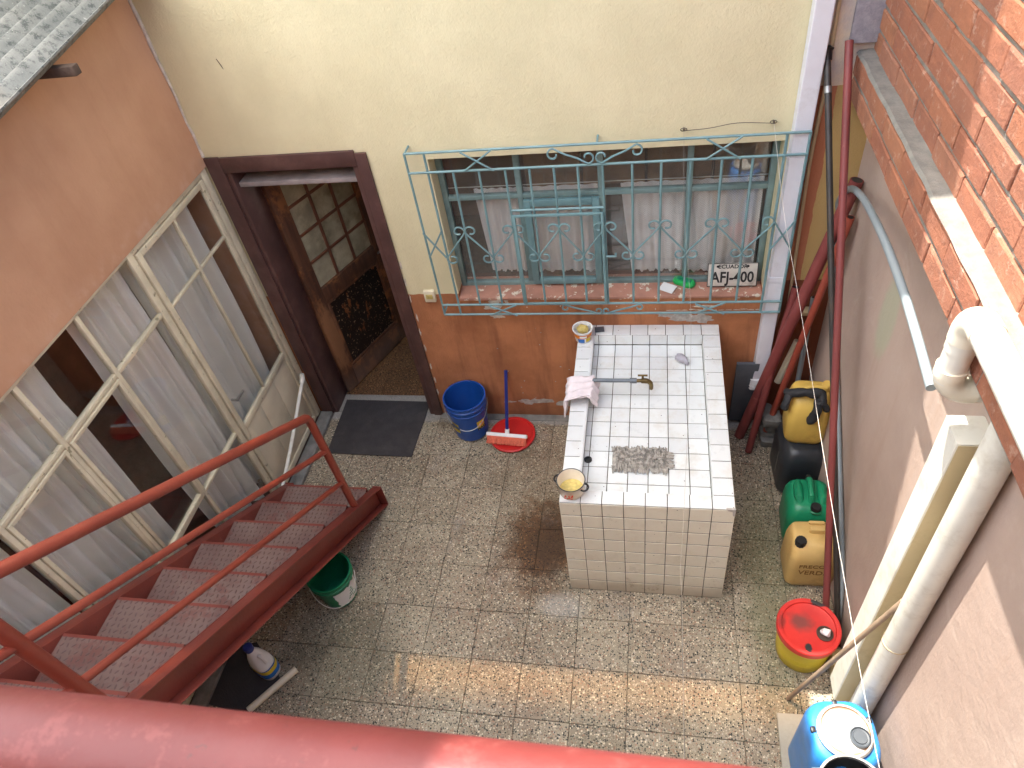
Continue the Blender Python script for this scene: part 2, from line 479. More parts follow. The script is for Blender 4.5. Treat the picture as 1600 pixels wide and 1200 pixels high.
def m_lace():
    n = NT("white_lace"); v = n.obj
    n.b.inputs["Roughness"].default_value = 0.9
    n._in(n.b.inputs["Base Color"], srgb(250,247,246))
    x, y, z = n.sep(v)
    u1 = n.math('SINE', n.math('MULTIPLY', x, 420.0)); u2 = n.math('SINE', n.math('MULTIPLY', z, 420.0))
    hole = n.step(n.math('MULTIPLY', u1, u2), 0.25, 0.6)
    tr = n.t.nodes.new("ShaderNodeBsdfTransparent")
    tl = n.t.nodes.new("ShaderNodeBsdfTranslucent"); tl.inputs[0].default_value = srgb(220,214,216)
    m0 = n.t.nodes.new("ShaderNodeMixShader"); m0.inputs[0].default_value = 0.3
    n.t.links.new(n.b.outputs[0], m0.inputs[1]); n.t.links.new(tl.outputs[0], m0.inputs[2])
    mx = n.t.nodes.new("ShaderNodeMixShader"); n._in(mx.inputs[0], n.math('MULTIPLY', hole, 0.3))
    n.t.links.new(m0.outputs[0], mx.inputs[1]); n.t.links.new(tr.outputs[0], mx.inputs[2]); n.t.links.new(mx.outputs[0], n.out.inputs[0])
    return n.m
def m_tile(name, a, b):
    n = NT(name); v = n.world
    c = n.mix(n.rand, a, b)
    d = n.noise(v, 7, 6, 0.7)
    c = n.mix(n.math('MULTIPLY', n.step(d, 0.48, 0.72), 0.30), c, srgb(186,170,144))
    sp = n.vor(v, 26); s2 = n.sep(sp.outputs["Color"])
    k = n.math('MULTIPLY', n.math('LESS_THAN', sp.outputs["Distance"], 0.085), n.math('GREATER_THAN', s2[0], 0.72))
    c = n.mix(n.math('MULTIPLY', k, 0.8), c, srgb(70,60,52))
    x_, y_, z_ = n.sep(v)
    gm = n.math('SUBTRACT', 1.0, n.step(n.math('ADD', z_, n.math('MULTIPLY', n.math('SUBTRACT', d, 0.5), 0.25)), 0.0, 0.22))
    c = n.mix(n.math('MULTIPLY', gm, 0.55), c, srgb(150,128,100))
    return n.fin(c, n.math('ADD', 0.18, n.math('MULTIPLY', d, 0.25)), n.bump(n.noise(v, 12, 2), 0.05, 0.01))
def m_redpaint(name, a, b, wear, rough=0.42, wv=0.62, ws=16):
    n = NT(name); v = n.world
    c = n.mix(n.step(n.noise(v, 4, 5), 0.3, 0.7), a, b)
    w = n.noise(v, ws, 6, 0.75)
    c = n.mix(n.math('MULTIPLY', n.step(w, wv, wv+0.1), 0.6), c, wear)
    c = n.mix(n.math('MULTIPLY', n.step(n.noise(v, 70, 4, 0.7), 0.66, 0.7), 0.5), c, srgb(70,44,40))
    nm = n.bump(n.noise(v, 60, 4), 0.2, 0.004)
    return n.fin(c, n.math('ADD', rough-0.1, n.math('MULTIPLY', w, 0.25)), nm)

W = {}
W['back'] = m_backwall(); W['peach'] = m_peach(); W['pink'] = m_pink(); W['terrazzo'] = m_terrazzo(); W['terrazzo_in'] = m_terrazzo(True)
W['brick'] = m_brick()
W['mortar'] = m_concrete('mortar', srgb(150,146,138), srgb(120,116,108))
W['ledge'] = m_concrete('ledge_cement', srgb(142,139,130), srgb(120,119,113), 16)
W['concrete'] = m_concrete('concrete', srgb(140,138,132), srgb(112,110,104))
W['rough_grey'] = m_concrete('rough_grey_render', srgb(168,164,172), srgb(138,136,144), 20)
W['casing'] = simple('dark_brown_casing', srgb(84,58,54), 0.45, 0.2, 5, 0.15, 60, dirt=srgb(120,92,82), dirt_amt=0.35, world=True)
W['door'] = m_door(); W['panel'] = m_panel_peel()
W['muntin'] = simple('brown_muntin', srgb(112,72,54), 0.5, 0.2)
W['dust'] = simple('dusty_ledge', srgb(150,140,138), 0.9, 0.2, 9, 0.3, 60, world=True)
W['glass'] = m_glass('window_glass', (0.97,0.98,0.975,1), 0.9); W['glass_dusty'] = m_glass('dusty_window_glass', (0.97,0.98,0.975,1), 1.1, 0.03, 0.07)
W['frost'] = simple('dusty_pattern_glass', srgb(168,162,138), 0.16, 0.25, 6, 0.15, 90, dirt=srgb(96,96,72), dirt_amt=0.6, dscale=4)  # greenish tan body colour imitates what the door panes reflect
W['teal'] = simple('teal_paint', srgb(112,146,149), 0.45, 0.12, 9, 0.12, 70, chips=(srgb(190,196,184), 38, 0.70), world=True)
W['teal_dk'] = simple('teal_frame_paint', srgb(116,140,138), 0.5, 0.15, 9, 0.12, 70, dirt=srgb(70,90,88), dirt_amt=0.5, world=True)
W['sill'] = simple('sill_plaster', srgb(176,128,108), 0.85, 0.15, 6, 0.3, 50, chips=(srgb(214,204,184), 13, 0.57), world=True)
W['flake'] = simple('bare_plaster', srgb(206,198,184), 0.95, 0.15, 30, 0.5, 60, dirt=srgb(150,140,128), dscale=16, world=True)
W['flake_grey'] = simple('bare_grey_plaster', srgb(172,166,158), 0.95, 0.2, 30, 0.6, 60, dirt=srgb(120,112,104), dscale=16, world=True)
W['cream_metal'] = simple('cream_frame_paint', srgb(214,204,176), 0.5, 0.1, 7, 0.25, 60, chips=(srgb(150,142,112), 24, 0.63), world=True)
W['cream_panel'] = simple('cream_panel_paint', srgb(204,192,166), 0.55, 0.08, 4, 0.12, 60, dirt=srgb(170,150,120), dirt_amt=0.3, world=True)
W['curtain'] = m_translucent('white_curtain', srgb(253,249,240), 0.06)
W['lace'] = m_lace()
W['room'] = simple('dim_room_paint', srgb(120,96,80), 0.9, 0.2, 3, world=True)
W['room_brick'] = simple('dim_room_brick', srgb(128,72,56), 0.8, 0.25, 5, world=True)
W['stair'] = m_redpaint('stair_red_paint', srgb(118,55,46), srgb(134,64,53), srgb(156,100,86))
W['rail'] = m_redpaint('rail_red_paint', srgb(134,60,46), srgb(150,70,53), srgb(150,110,100), 0.38, 0.66)
W['tread'] = m_redpaint('worn_tread', srgb(112,86,80), srgb(132,110,102), srgb(116,66,58), 0.42, 0.50, 7)
W['toprail'] = m_redpaint('balcony_rail_paint', srgb(98,38,35), srgb(114,46,42), srgb(126,64,58), 0.5, 0.54, 34)
W['tread_mark'] = m_redpaint('worn_tread_relief', srgb(88,62,57), srgb(102,76,70), srgb(140,110,104), 0.5, 0.62)
W['elbow'] = simple('pale_cream_elbow', srgb(230,224,204), 0.35, 0.04, 5, 0.05, 40, dirt=srgb(200,180,140), dirt_amt=0.35)
W['pole_red'] = m_redpaint('red_oxide_tube', srgb(118,56,54), srgb(134,66,62), srgb(150,96,86), 0.5, 0.6)
W['pole_or'] = m_redpaint('red_orange_tube', srgb(146,66,50), srgb(158,74,56), srgb(120,60,50), 0.5, 0.6)
W['black_iron'] = simple('black_iron', srgb(52,48,44), 0.45, 0.2, 9, 0.2, 60, dirt=srgb(84,66,52), dirt_amt=0.5)
W['tile'] = m_tile('white_glazed_tile', srgb(216,220,220), srgb(228,232,230))
W['tile_front'] = m_tile('cream_glazed_tile', srgb(224,217,198), srgb(230,223,204))
W['grout'] = simple('grout', srgb(78,74,64), 0.95, 0.2, 20, 0.3, 80, world=True)
W['pvc'] = simple('white_pvc', srgb(222,220,208), 0.35, 0.05, 5, 0.05, 40, dirt=srgb(168,156,132), dirt_amt=0.5, dscale=6)
W['pvc_cream'] = simple('aged_cream_pvc', srgb(226,216,188), 0.4, 0.06, 5, 0.05, 40, dirt=srgb(180,160,120), dirt_amt=0.4)
W['pvc_tan'] = simple('painted_tan_pvc', srgb(196,178,140), 0.45, 0.07, 5, 0.08, 40, dirt=srgb(150,130,96), dirt_amt=0.4)
W['white_paint'] = simple('white_downpipe_paint', srgb(222,224,230), 0.5, 0.05, 5, 0.1, 40, dirt=srgb(170,164,160), dirt_amt=0.4, world=True)
W['grey_pipe'] = simple('grey_conduit', srgb(136,146,150), 0.4, 0.06, 5)
W['grey_dark'] = simple('dark_grey_plastic', srgb(70,76,82), 0.4, 0.12)
W['black'] = simple('black_plastic', srgb(30,31,33), 0.4, 0.2, 9)
W['black_cloth'] = simple('black_rubber_cloth', srgb(36,37,40), 0.7, 0.25, 20, 0.4, 40)
W['black_can'] = simple('black_can_plastic', srgb(46,50,55), 0.36, 0.15, 6, dirt=srgb(88,88,86), dirt_amt=0.4)
W['yellow'] = simple('yellow_plastic', srgb(220,184,92), 0.42, 0.07, 6, 0.1, 30, dirt=srgb(150,110,50), dirt_amt=0.45)
W['ochre'] = simple('amber_plastic', srgb(212,178,112), 0.4, 0.08, 6, 0.08, 30, dirt=srgb(160,112,48), dirt_amt=0.5)
W['green'] = simple('green_plastic', srgb(26,138,96), 0.36, 0.1, 7, 0.06, 30, dirt=srgb(60,120,90), dirt_amt=0.3)
W['green_dk'] = simple('dark_green_plastic', srgb(22,118,78), 0.36, 0.1, 7, dirt=srgb(40,90,64), dirt_amt=0.35)
W['green_lt'] = simple('bright_green_plastic', srgb(44,178,92), 0.35, 0.08)
W['red'] = simple('red_plastic', srgb(196,38,36), 0.4, 0.08, 7, 0.05, 40)
W['bucket_yellow'] = simple('bright_yellow_plastic', srgb(222,196,34), 0.38, 0.05, 6, 0.05, 30, dirt=srgb(150,130,40), dirt_amt=0.4)
W['blue'] = simple('blue_plastic', srgb(26,78,158), 0.35, 0.07, 7, dirt=srgb(40,62,110), dirt_amt=0.4)
W['blue_lt'] = simple('bright_blue_plastic', srgb(48,132,208), 0.34, 0.07, 7, 0.04, 30, dirt=srgb(110,140,170), dirt_amt=0.45)
W['white_pl'] = simple('white_plastic', srgb(232,232,230), 0.4, 0.04)
W['paper'] = simple('white_paper', srgb(228,228,226), 0.8, 0.03)
W['label_yellow'] = simple('yellow_print', srgb(216,190,52), 0.5, 0.08, 20)
W['label_blue'] = simple('blue_print', srgb(40,110,190), 0.5, 0.1, 20)
W['label_red'] = simple('red_print', srgb(196,66,36), 0.5, 0.15, 30)
W['label_orange'] = simple('orange_print', srgb(222,130,40), 0.5, 0.15, 30)
W['ink'] = simple('dark_ink', srgb(40,40,40), 0.7, 0.1)
W['marker'] = simple('brown_marker', srgb(132,92,44), 0.7, 0.15)
W['enamel'] = simple('cream_enamel', srgb(226,216,196), 0.22, 0.05, dirt=srgb(190,170,130), dirt_amt=0.4)
W['residue'] = simple('yellow_residue', srgb(200,182,110), 0.35, 0.25, 30, 0.2, 40, dirt=srgb(120,80,40), dscale=22)
W['brass'] = simple('aged_brass', srgb(112,94,60), 0.42, 0.25, 30, metal=0.8)
W['steel'] = simple('dull_steel', srgb(150,150,148), 0.4, 0.15, 30, metal=0.8)
W['steel_pipe'] = simple('grey_steel_pipe', srgb(104,112,118), 0.4, 0.12, 30, metal=0.2)
W['cloth'] = simple('white_rag_cloth', srgb(224,214,216), 0.9, 0.05, 30, 0.3, 140, dirt=srgb(190,176,176), dirt_amt=0.4)
W['rag'] = simple('grey_rag_cloth', srgb(170,168,176), 0.9, 0.1, 30, 0.3, 140)
W['mop'] = simple('grey_mop_yarn', srgb(164,159,150), 0.95, 0.45, 40, 0.3, 200)
W['coral'] = simple('coral_bristles', srgb(222,112,84), 0.8, 0.12, 90, 0.4, 200)
W['navy'] = simple('navy_blue_handle', srgb(40,52,128), 0.35, 0.1)
W['mat'] = simple('black_rubber_mat', srgb(56,52,52), 0.75, 0.12, 12, 0.35, 120, dirt=srgb(88,80,76), dirt_amt=0.35, world=True)
W['slate'] = simple('slate_board', srgb(82,86,92), 0.7, 0.12, 9, 0.2, 50)
W['wood'] = simple('grey_brown_wood', srgb(152,120,88), 0.65, 0.15, 12, 0.2, 60)
W['stick'] = simple('weathered_stick', srgb(150,128,106), 0.7, 0.15, 12, 0.2, 60)
W['plate'] = simple('worn_plate_white', srgb(206,202,192), 0.5, 0.06, 20, dirt=srgb(130,122,108), dirt_amt=0.55, dscale=14)
W['old_wood'] = simple('dark_old_wood', srgb(82,66,56), 0.85, 0.25, 14, 0.4, 50)
W['wire'] = simple('thin_wire', srgb(90,78,66), 0.6, 0.1)
W['wire_grey'] = simple('pale_wire', srgb(170,164,152), 0.7, 0.1)
W['cord'] = simple('white_cord', srgb(220,214,204), 0.7, 0.05)
W['cardboard'] = simple('grey_slab', srgb(170,164,150), 0.85, 0.08, 9, 0.15, 60, dirt=srgb(140,132,116), world=True)
def m_lid():
    n = NT('rust_edged_white_lid'); v = n.obj; x, y, z = n.sep(v)
    rr_ = n.math('SQRT', n.math('ADD', n.math('MULTIPLY', x, x), n.math('MULTIPLY', y, y)))
    nz = n.noise(v, 16, 6, 0.75)
    c = n.mix(n.step(n.noise(v, 9, 5), 0.35, 0.7), srgb(206,205,200), srgb(186,184,178))
    e = n.step(n.math('ADD', rr_, n.math('MULTIPLY', n.math('SUBTRACT', nz, 0.5), 0.05)), 0.080, 0.100)
    c = n.mix(n.math('MULTIPLY', e, n.math('MULTIPLY', n.math('SUBTRACT', 1.0, n.step(rr_, 0.100, 0.102)), 0.85)), c, srgb(140,92,44))
    c = n.mix(n.math('MULTIPLY', n.step(n.noise(v, 40, 5, 0.7), 0.62, 0.7), 0.5), c, srgb(140,130,116))
    return n.fin(c, 0.35)
W['lid_metal'] = m_lid()
W['roofing'] = m_translucent('milky_roof_sheet', srgb(246,247,246), 0.92)  # sheet of the added roof, stops the sun and spreads soft fill
def m_sun_tint():
    """dusty amber sheet: clear along its middle, silted up towards its laps"""
    n = NT('amber_roof_sheet'); v = n.world; x, y, z = n.sep(v)
    nz = n.noise(v, 2.2, 5, 0.65)
    e = n.math('MULTIPLY', n.step(y, 2.68, 2.88), n.math('SUBTRACT', 1.0, n.step(y, 2.88, 3.10)))  # transparency fades across the sheet to soften the sun strip
    e = n.math('ADD', e, n.math('MULTIPLY', n.step(y, 1.74, 1.80), n.math('SUBTRACT', 1.0, n.step(y, 1.96, 2.03))))
    e = n.math('MULTIPLY', e, n.math('ADD', 0.82, n.math('MULTIPLY', n.step(nz, 0.32, 0.62), 0.18)), True)
    tr = n.t.nodes.new("ShaderNodeBsdfTransparent"); n._in(tr.inputs[0], n.mix(e, (0.0,0.0,0.0,1), (0.36,0.22,0.10,1)))
    tl = n.t.nodes.new("ShaderNodeBsdfTranslucent"); tl.inputs[0].default_value = srgb(236,222,196)
    mx = n.t.nodes.new("ShaderNodeAddShader"); ms = n.t.nodes.new("ShaderNodeMixShader"); ms.inputs[0].default_value = 0.4
    n.t.links.new(tr.outputs[0], ms.inputs[1]); n.t.links.new(tl.outputs[0], ms.inputs[2]); n.t.links.new(ms.outputs[0], n.out.inputs[0])
    n.t.nodes.remove(mx)
    return n.m
W['amber'] = m_sun_tint()
def m_fibro():
    n = NT('fibre_cement'); v = n.world
    c = n.mix(n.step(n.noise(v, 4, 5), 0.3, 0.7), srgb(116,118,114), srgb(140,140,134))
    c = n.mix(n.math('MULTIPLY', n.step(n.noise(v, 30, 6, 0.75), 0.48, 0.62), 0.8), c, srgb(66,70,68))
    c = n.mix(n.math('MULTIPLY', n.step(n.noise(v, 60, 4, 0.7), 0.6, 0.7), 0.6), c, srgb(196,194,186))
    return n.fin(c, 0.9, n.bump(n.noise(v, 60, 5), 0.4, 0.006))
W['fibro'] = m_fibro()

# ------------------------------------------------------------------ ground, floor
g = MB().add([(-60,-60,-0.3),(60,-60,-0.3),(60,60,-0.3),(-60,60,-0.3)], [(0,1,2,3)]).build('ground', W['concrete']); tag(g, kind='structure')
fl = MB().box(-3.0, 1.3, -2.6, YB, -0.2, -0.006).build('courtyard_floor', W['grout']); tag(fl, kind='structure')
def tile_mesh(name, sx, sy, h, ch, mat):
    """flat tile: top chamfered by ch, origin at the centre of its top"""
    a, b = sx/2, sy/2
    V = [(-a,-b,-h),(a,-b,-h),(a,b,-h),(-a,b,-h),(-a,-b,-ch),(a,-b,-ch),(a,b,-ch),(-a,b,-ch),(-a+ch,-b+ch,0),(a-ch,-b+ch,0),(a-ch,b-ch,0),(-a+ch,b-ch,0)]
    F = [(0,3,2,1)] + [(i,(i+1)%4,4+(i+1)%4,4+i) for i in range(4)] + [(4+i,4+(i+1)%4,8+(i+1)%4,8+i) for i in range(4)] + [(8,9,10,11)]
    return MB().add(V, F).mesh(name, mat, recalc=False)
ftile = tile_mesh('tile', 0.2972, 0.2972, 0.02, 0.0014, W['terrazzo'])
xs0, ys0, T = 0.198, 1.622, 0.30
for i in range(-10, 4):
    for j in range(-4, 8):
        x0, y0 = xs0 + T*i, ys0 + T*j
        x1, y1 = min(x0+T, XR-0.001), min(y0+T, YB-0.001)
        x0c = max(x0, XL+0.001)
        if x1 - x0c < 0.03 or y1 - y0 < 0.03: continue
        if x0c > -0.455 and x1 < 0.42 and y0 > 2.13: continue
        inst('tile', ftile, ((x0c+x1)/2, (y0+y1)/2, R.uniform(-0.0012, 0.0012)), fl, (R.gauss(0,0.0018), R.gauss(0,0.0018), R.gauss(0,0.0012)), ((x1-x0c)/T, (y1-y0)/T, 1))
kerb = MB().box(XL, -2.5, 0.3, 3.50, 0.0, 0.035)
kerb.box(-1.60, -0.47, 3.47, YB, 0.0, 0.012)
tag(kerb.build('kerb', W['concrete'], bevel=0.006), kind='structure')

# ------------------------------------------------------------------ back house wall with window
DX0, DX1, DZ = -2.50, -1.655, 2.13          # door opening
WX0, WX1, WZ0, WZ1 = -1.24, 0.665, 1.16, 2.137
house = thing('house_wall', 'cream stucco house wall with brown painted base behind the courtyard', 'wall', (-0.6, YB, 0))
w = MB(); y0, y1 = YB, YB+0.22
w.box(-6.6, DX0, y0, y1, 0, 6.2); w.box(DX0, DX1, y0, y1, DZ, 6.2); w.box(DX1, WX0, y0, y1, 0, 6.2)
w.box(WX0, WX1, y0, y1, WZ1, 6.2); w.box(WX0, WX1, y0, y1, 0, WZ0-0.03); w.box(WX1, 1.40, y0, y1, 0, 6.2)
w.build('wall', W['back'], house)
MB().box(-6.6, 1.5, YB-0.34, YB+0.3, 6.203, 6.32).build('eave', W['concrete'], house)  # unseen eave, overhang set to throw the shade edge onto the bricks
MB().box(0.872, XR+0.1, YB-0.03, YB-0.002, 2.60, 4.4).build('concrete_column', W['rough_grey'], house, bevel=0.008)
s = MB().add([(WX0,YB-0.012,WZ0-0.03),(WX1,YB-0.012,WZ0-0.03),(WX1,YB+0.2,WZ0-0.03),(WX0,YB+0.2,WZ0-0.03),
              (WX0,YB-0.012,WZ0-0.006),(WX1,YB-0.012,WZ0-0.012),(WX1,YB+0.2,WZ0+0.012),(WX0,YB+0.2,WZ0+0.012)],
             [(0,3,2,1),(4,5,6,7),(0,1,5,4),(1,2,6,5),(2,3,7,6),(3,0,4,7)])
s.build('window_sill', W['sill'], house, bevel=0.005)
# door casing
cs = MB()
cs.box(XL+0.003, DX0, YB-0.022, YB-0.001, 0, 2.225); cs.box(DX1, -1.585, YB-0.022, YB-0.001, 0, 2.205)
cs.box(DX0, DX1, YB-0.0225, YB-0.001, 2.125, 2.222)
cs.box(DX0+0.001, DX0+0.035, YB-0.012, YB+0.235, 0, 2.125); cs.box(DX1-0.035, DX1-0.001, YB-0.012, YB+0.235, 0, 2.125)
cs.box(DX0+0.035, DX1-0.035, YB+0.14, YB+0.235, 2.04, 2.125)
cs.build('door_casing', W['casing'], house, bevel=0.006)
MB().box(DX0+0.036, DX1-0.036, YB+0.02, YB+0.20, 2.008, 2.04).build('transom_ledge', W['dust'], house, bevel=0.005)
# window frame and panes
yw = 3.66
wf = MB()
def bar_x(mb, xa, xb, z, wd, dp, y=yw): mb.box(xa, xb, y-dp/2, y+dp/2, z-wd/2, z+wd/2)
def bar_z(mb, x, za, zb, wd, dp, y=yw): mb.box(x-wd/2, x+wd/2, y-dp/2, y+dp/2, za, zb)
zt, zb, zm = 2.125, 1.175, 1.815
bar_z(wf, WX0+0.018, zb-0.02, zt+0.01, 0.034, 0.04); bar_z(wf, WX1-0.018, zb-0.02, zt+0.01, 0.034, 0.04)
xa, xb = WX0+0.035, WX1-0.035
bar_x(wf, xa, xb, zt-0.007, 0.034, 0.04); bar_x(wf, xa, xb, zb-0.003, 0.034, 0.04)
cols = [xa, -0.765, -0.287, 0.207, xb]
for x in cols[1:4]: bar_z(wf, x, zb+0.014, zt-0.024, 0.034, 0.038)
for k in range(4): bar_x(wf, cols[k]+(0.017 if k else 0), cols[k+1]-(0.017 if k < 3 else 0), zm, 0.03, 0.036)
wfo = wf.build('window_frame', W['teal_dk'], house, bevel=0.003)
for k in range(4):
    for (za, zb2) in ((zb+0.014, zm-0.015), (zm+0.015, zt-0.024)):
        if k == 1 and za < 1.3: continue
        MB().box(cols[k]+0.01, cols[k+1]-0.01, yw-0.002, yw+0.001, za-0.004, zb2+0.004).build('pane', W['glass_dusty'], wfo)
ca = MB(); cx0, cx1, cz0, cz1 = -0.748, -0.30, 1.185, 1.797
for (a_, b_) in ((cx0, cx0+0.042), (cx1-0.042, cx1)): ca.box(a_, b_, yw-0.045, yw-0.012, cz0, cz1)
for (a_, b_) in ((cz0, cz0+0.042), (cz1-0.042, cz1)): ca.box(cx0+0.042, cx1-0.042, yw-0.045, yw-0.012, a_, b_)
cao = ca.build('casement_frame', W['teal'], house, bevel=0.004)
MB().box(cx0+0.035, cx1-0.035, yw-0.03, yw-0.026, cz0+0.035, cz1-0.035).build('pane', W['glass_dusty'], cao)
# socket box by the door
ob = MB().box(-1.47, -1.395, YB-0.028, YB-0.001, 1.135, 1.225)
obo = ob.build('electric_socket', W['pvc_cream'], house, bevel=0.005)
MB().box(-1.455, -1.41, YB-0.032, YB-0.0285, 1.165, 1.20).build('socket_cover', W['residue'], obo)
# peeled patches: thin flakes of bare plaster with torn outlines
def flake(c, rx, rz, seed, n=26):
    rr = random.Random(seed); pts = []
    for k in range(n):
        a = 2*math.pi*k/n
        q = 0.62 + 0.38*mn.noise((math.cos(a)*1.9+seed*3.1, math.sin(a)*1.9, seed)) + rr.uniform(-0.13, 0.13)
        pts.append((c[0] + rx*q*math.cos(a), YB-0.0016, c[1] + rz*q*math.sin(a)))
    return pts
def flakes(lst, mat):
    mb = MB()
    for k, (x, z, rx, rz) in enumerate(lst): mb.prism([(p[0], p[1]-0.00023*(k % 12), p[2]) for p in flake((x, z), rx, rz, k*1.7 + x*5)], (0, 0.0013, 0))
    return mb.build('peeled_patch', mat, house)
big = [(-1.02,1.075,0.09,0.05),(-1.0,1.115,0.08,0.03),(-1.0,0.985,0.075,0.026),(-0.93,1.12,0.025,0.02),(0.33,1.06,0.10,0.012),(0.25,1.09,0.04,0.014)]
big += [(R.uniform(-1.0,0.6), R.uniform(1.0,1.14), R.uniform(0.004,0.016), R.uniform(0.003,0.009)) for _ in range(16)]
big += [(0.12+0.045*k, 1.03+R.uniform(-0.004,0.004), 0.03, R.uniform(0.003,0.006)) for k in range(13)]
big += [(-1.583+0.012*R.random(), z, 0.010, 0.05) for z in (1.15,1.28,1.42,0.98,0.85,0.7,0.52,0.38,0.25)]
flakes(big, W['flake'])
flakes([(-0.88,0.155,0.15,0.05),(-0.76,0.165,0.12,0.032),(-1.04,0.15,0.07,0.016),(-0.56,0.155,0.14,0.075),(-0.47,0.14,0.07,0.04),(0.20,0.97,0.16,0.045),(0.32,0.955,0.13,0.055),(0.08,0.985,0.06,0.02)]
       + [(R.uniform(-1.1,0.5), R.uniform(0.2,0.9), R.uniform(0.003,0.010), R.uniform(0.003,0.008)) for _ in range(30)], W['flake_grey'])

mk = MB().prism([(-2.262,YB-0.002,2.765),(-2.259,YB-0.002,2.766),(-2.246,YB-0.002,2.730),(-2.243,YB-0.002,2.71),(-2.247,YB-0.002,2.716)], (0,0.0016,0))
mk.build('wall_scratch', W['old_wood'], house)
# kitchen behind the wall
inn = MB(); ya = YB+0.22
inn.box(-3.4, -2.9, ya, 7.0, 0, 2.7).box(1.0, 1.3, ya, 7.0, 0, 2.7).box(-3.4, 1.3, 6.4, 6.8, 0, 1.1).box(-3.4, -1.6, 6.4, 6.8, 1.1, 2.7).box(0.6, 1.3, 6.4, 6.8, 1.1, 2.7).box(-1.6, 0.6, 6.4, 6.8, 2.4, 2.7)  # opening added in the far wall so sky light brightens the kitchen
tag(inn.build('interior_wall', W['room']), kind='structure')
tag(MB().box(-3.4, 1.3, ya-0.01, 6.8, 2.7, 2.85).build('interior_ceiling', W['room']), kind='structure')
fi = MB().box(-3.4, 1.3, YB, 6.8, -0.2, -0.006).build('interior_floor', W['grout']); tag(fi, kind='structure')
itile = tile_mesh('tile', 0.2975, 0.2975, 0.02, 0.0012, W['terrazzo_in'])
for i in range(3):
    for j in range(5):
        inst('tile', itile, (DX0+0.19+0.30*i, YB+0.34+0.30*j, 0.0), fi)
step_m = MB().box(DX0+0.036, DX1-0.036, YB+0.002, YB+0.187, -0.02, 0.004).build('threshold', W['terrazzo'], bevel=0.003); tag(step_m, kind='structure')
cab = thing('kitchen_cabinet', 'dim wooden cabinet seen behind the lace curtains', 'cabinet', (-0.1, 4.6, 0))
MB().box(-0.9, 0.95, 4.45, 4.8, 0, 0.9).build('cabinet_base', W['old_wood'], cab, bevel=0.01)
MB().box(-0.9, 0.95, 4.55, 4.8, 1.35, 2.3).build('cabinet_top', W['wood'], cab, bevel=0.01)
for x in (-0.5, -0.05, 0.4): MB().box(x, x+0.02, 4.53, 4.548, 1.28, 2.28).build('cabinet_stile', W['old_wood'], cab)
# lace half-curtains
def curtain(mb, x0_, x1_, zt_, zb_, y, slant, amp=0.012, freq=34, seed=0):
    def fn(u, t):
        x = lerp(x0_, x1_, u) + slant*t*(1-u)
        scal = 0.012*abs(math.sin(u*40)) if t > 0.98 else 0
        return (x, y + amp*math.sin(u*freq+seed)*(0.4+0.6*t) + 0.006*mn.noise((u*9, t*2, seed)), lerp(zt_, zb_, t) - scal)
    mb.grid(fn, 70, 14)
for k, (x0_, x1_, sl) in enumerate(((-1.06,-0.78,0.03),(-0.755,-0.30,0.0),(-0.18,0.20,0.06),(0.215,0.62,0.0))):
    mb = MB(); curtain(mb, x0_, x1_, 1.835, 1.235-0.01*k, yw+0.055, sl, seed=k*2.1)
    o = mb.build('lace_curtain', W['lace'], smooth=True)
    tag(o, ['white lace half curtain hanging in the first window light, its left side drawn aside', 'white lace half curtain behind the small hinged casement', 'wide white lace half curtain right of the casement with a dark gap beside it', 'white lace half curtain behind the license plate'][k], 'curtain', 'lace half curtains in the window')
tag(MB().tube([(-1.22, yw+0.07, 1.84), (0.64, yw+0.07, 1.84)], 0.003, 6).build('curtain_wire', W['cord']), 'thin white wire carrying the lace curtains across the window', 'wire')

# wooden door, hinged at the left, open into the kitchen
ha, dw = rad(66.53), 0.83
door = thing('wooden_door', 'weathered brown door standing open inward with glazed top and peeling dark lower panel', 'door', (-2.465, 3.752, 0.012), (0,0,ha))
DH = 1.985
d = MB(); th = 0.04
d.box(0, 0.115, -th, 0, 0, DH); d.box(0.715, dw, -th, 0, 0, DH)
d.box(0.115, 0.715, -th, 0, 0, 0.19); d.box(0.115, 0.715, -th, 0, 0.86, 0.985); d.box(0.115, 0.715, -th, 0, DH-0.1, DH)
d.build('door_frame', W['door'], door, local=True, bevel=0.004)
MB().box(0.116, 0.714, -0.028, -0.008, 0.191, 0.859).build('lower_panel', W['panel'], door, local=True)
mo = MB()
for (a_, b_, c_, e_) in ((0.116,0.714,0.192,0.222),(0.116,0.714,0.828,0.858)): mo.box(a_, b_, -0.036, -0.0285, c_, e_)
for (a_, b_) in ((0.116,0.144),(0.686,0.714)): mo.box(a_, b_, -0.036, -0.0285, 0.222, 0.828)
mo.build('panel_moulding', W['door'], door, local=True, bevel=0.003)
zc = [0.985 + 0.225*k for k in range(5)]; zc[4] = DH-0.1; xc = [0.115, 0.315, 0.515, 0.715]
mu = MB()
for x in xc[1:3]: mu.box(x-0.011, x+0.011, -0.032, -0.006, 0.985, DH-0.1)
for z in zc[1:4]:
    for k in range(3): mu.box(xc[k]+(0.011 if k else 0), xc[k+1]-(0.011 if k < 2 else 0), -0.031, -0.007, z-0.01, z+0.01)
mu.build('muntin', W['muntin'], door, local=True, bevel=0.002)
for i in range(3):
    for j in range(4):
        MB().box(xc[i]+0.004, xc[i+1]-0.004, -0.021, -0.017, zc[j]+0.004, zc[j+1]-0.004).build('pane', W['frost'], door, local=True)
h = MB().tube([(0.775,-0.04,0.93),(0.775,-0.075,0.93),(0.70,-0.08,0.93)], 0.008, 8); h.box(0.76, 0.79, -0.0455, -0.0405, 0.86, 1.0)
h.build('door_handle', W['steel'], door, local=True, smooth=True)
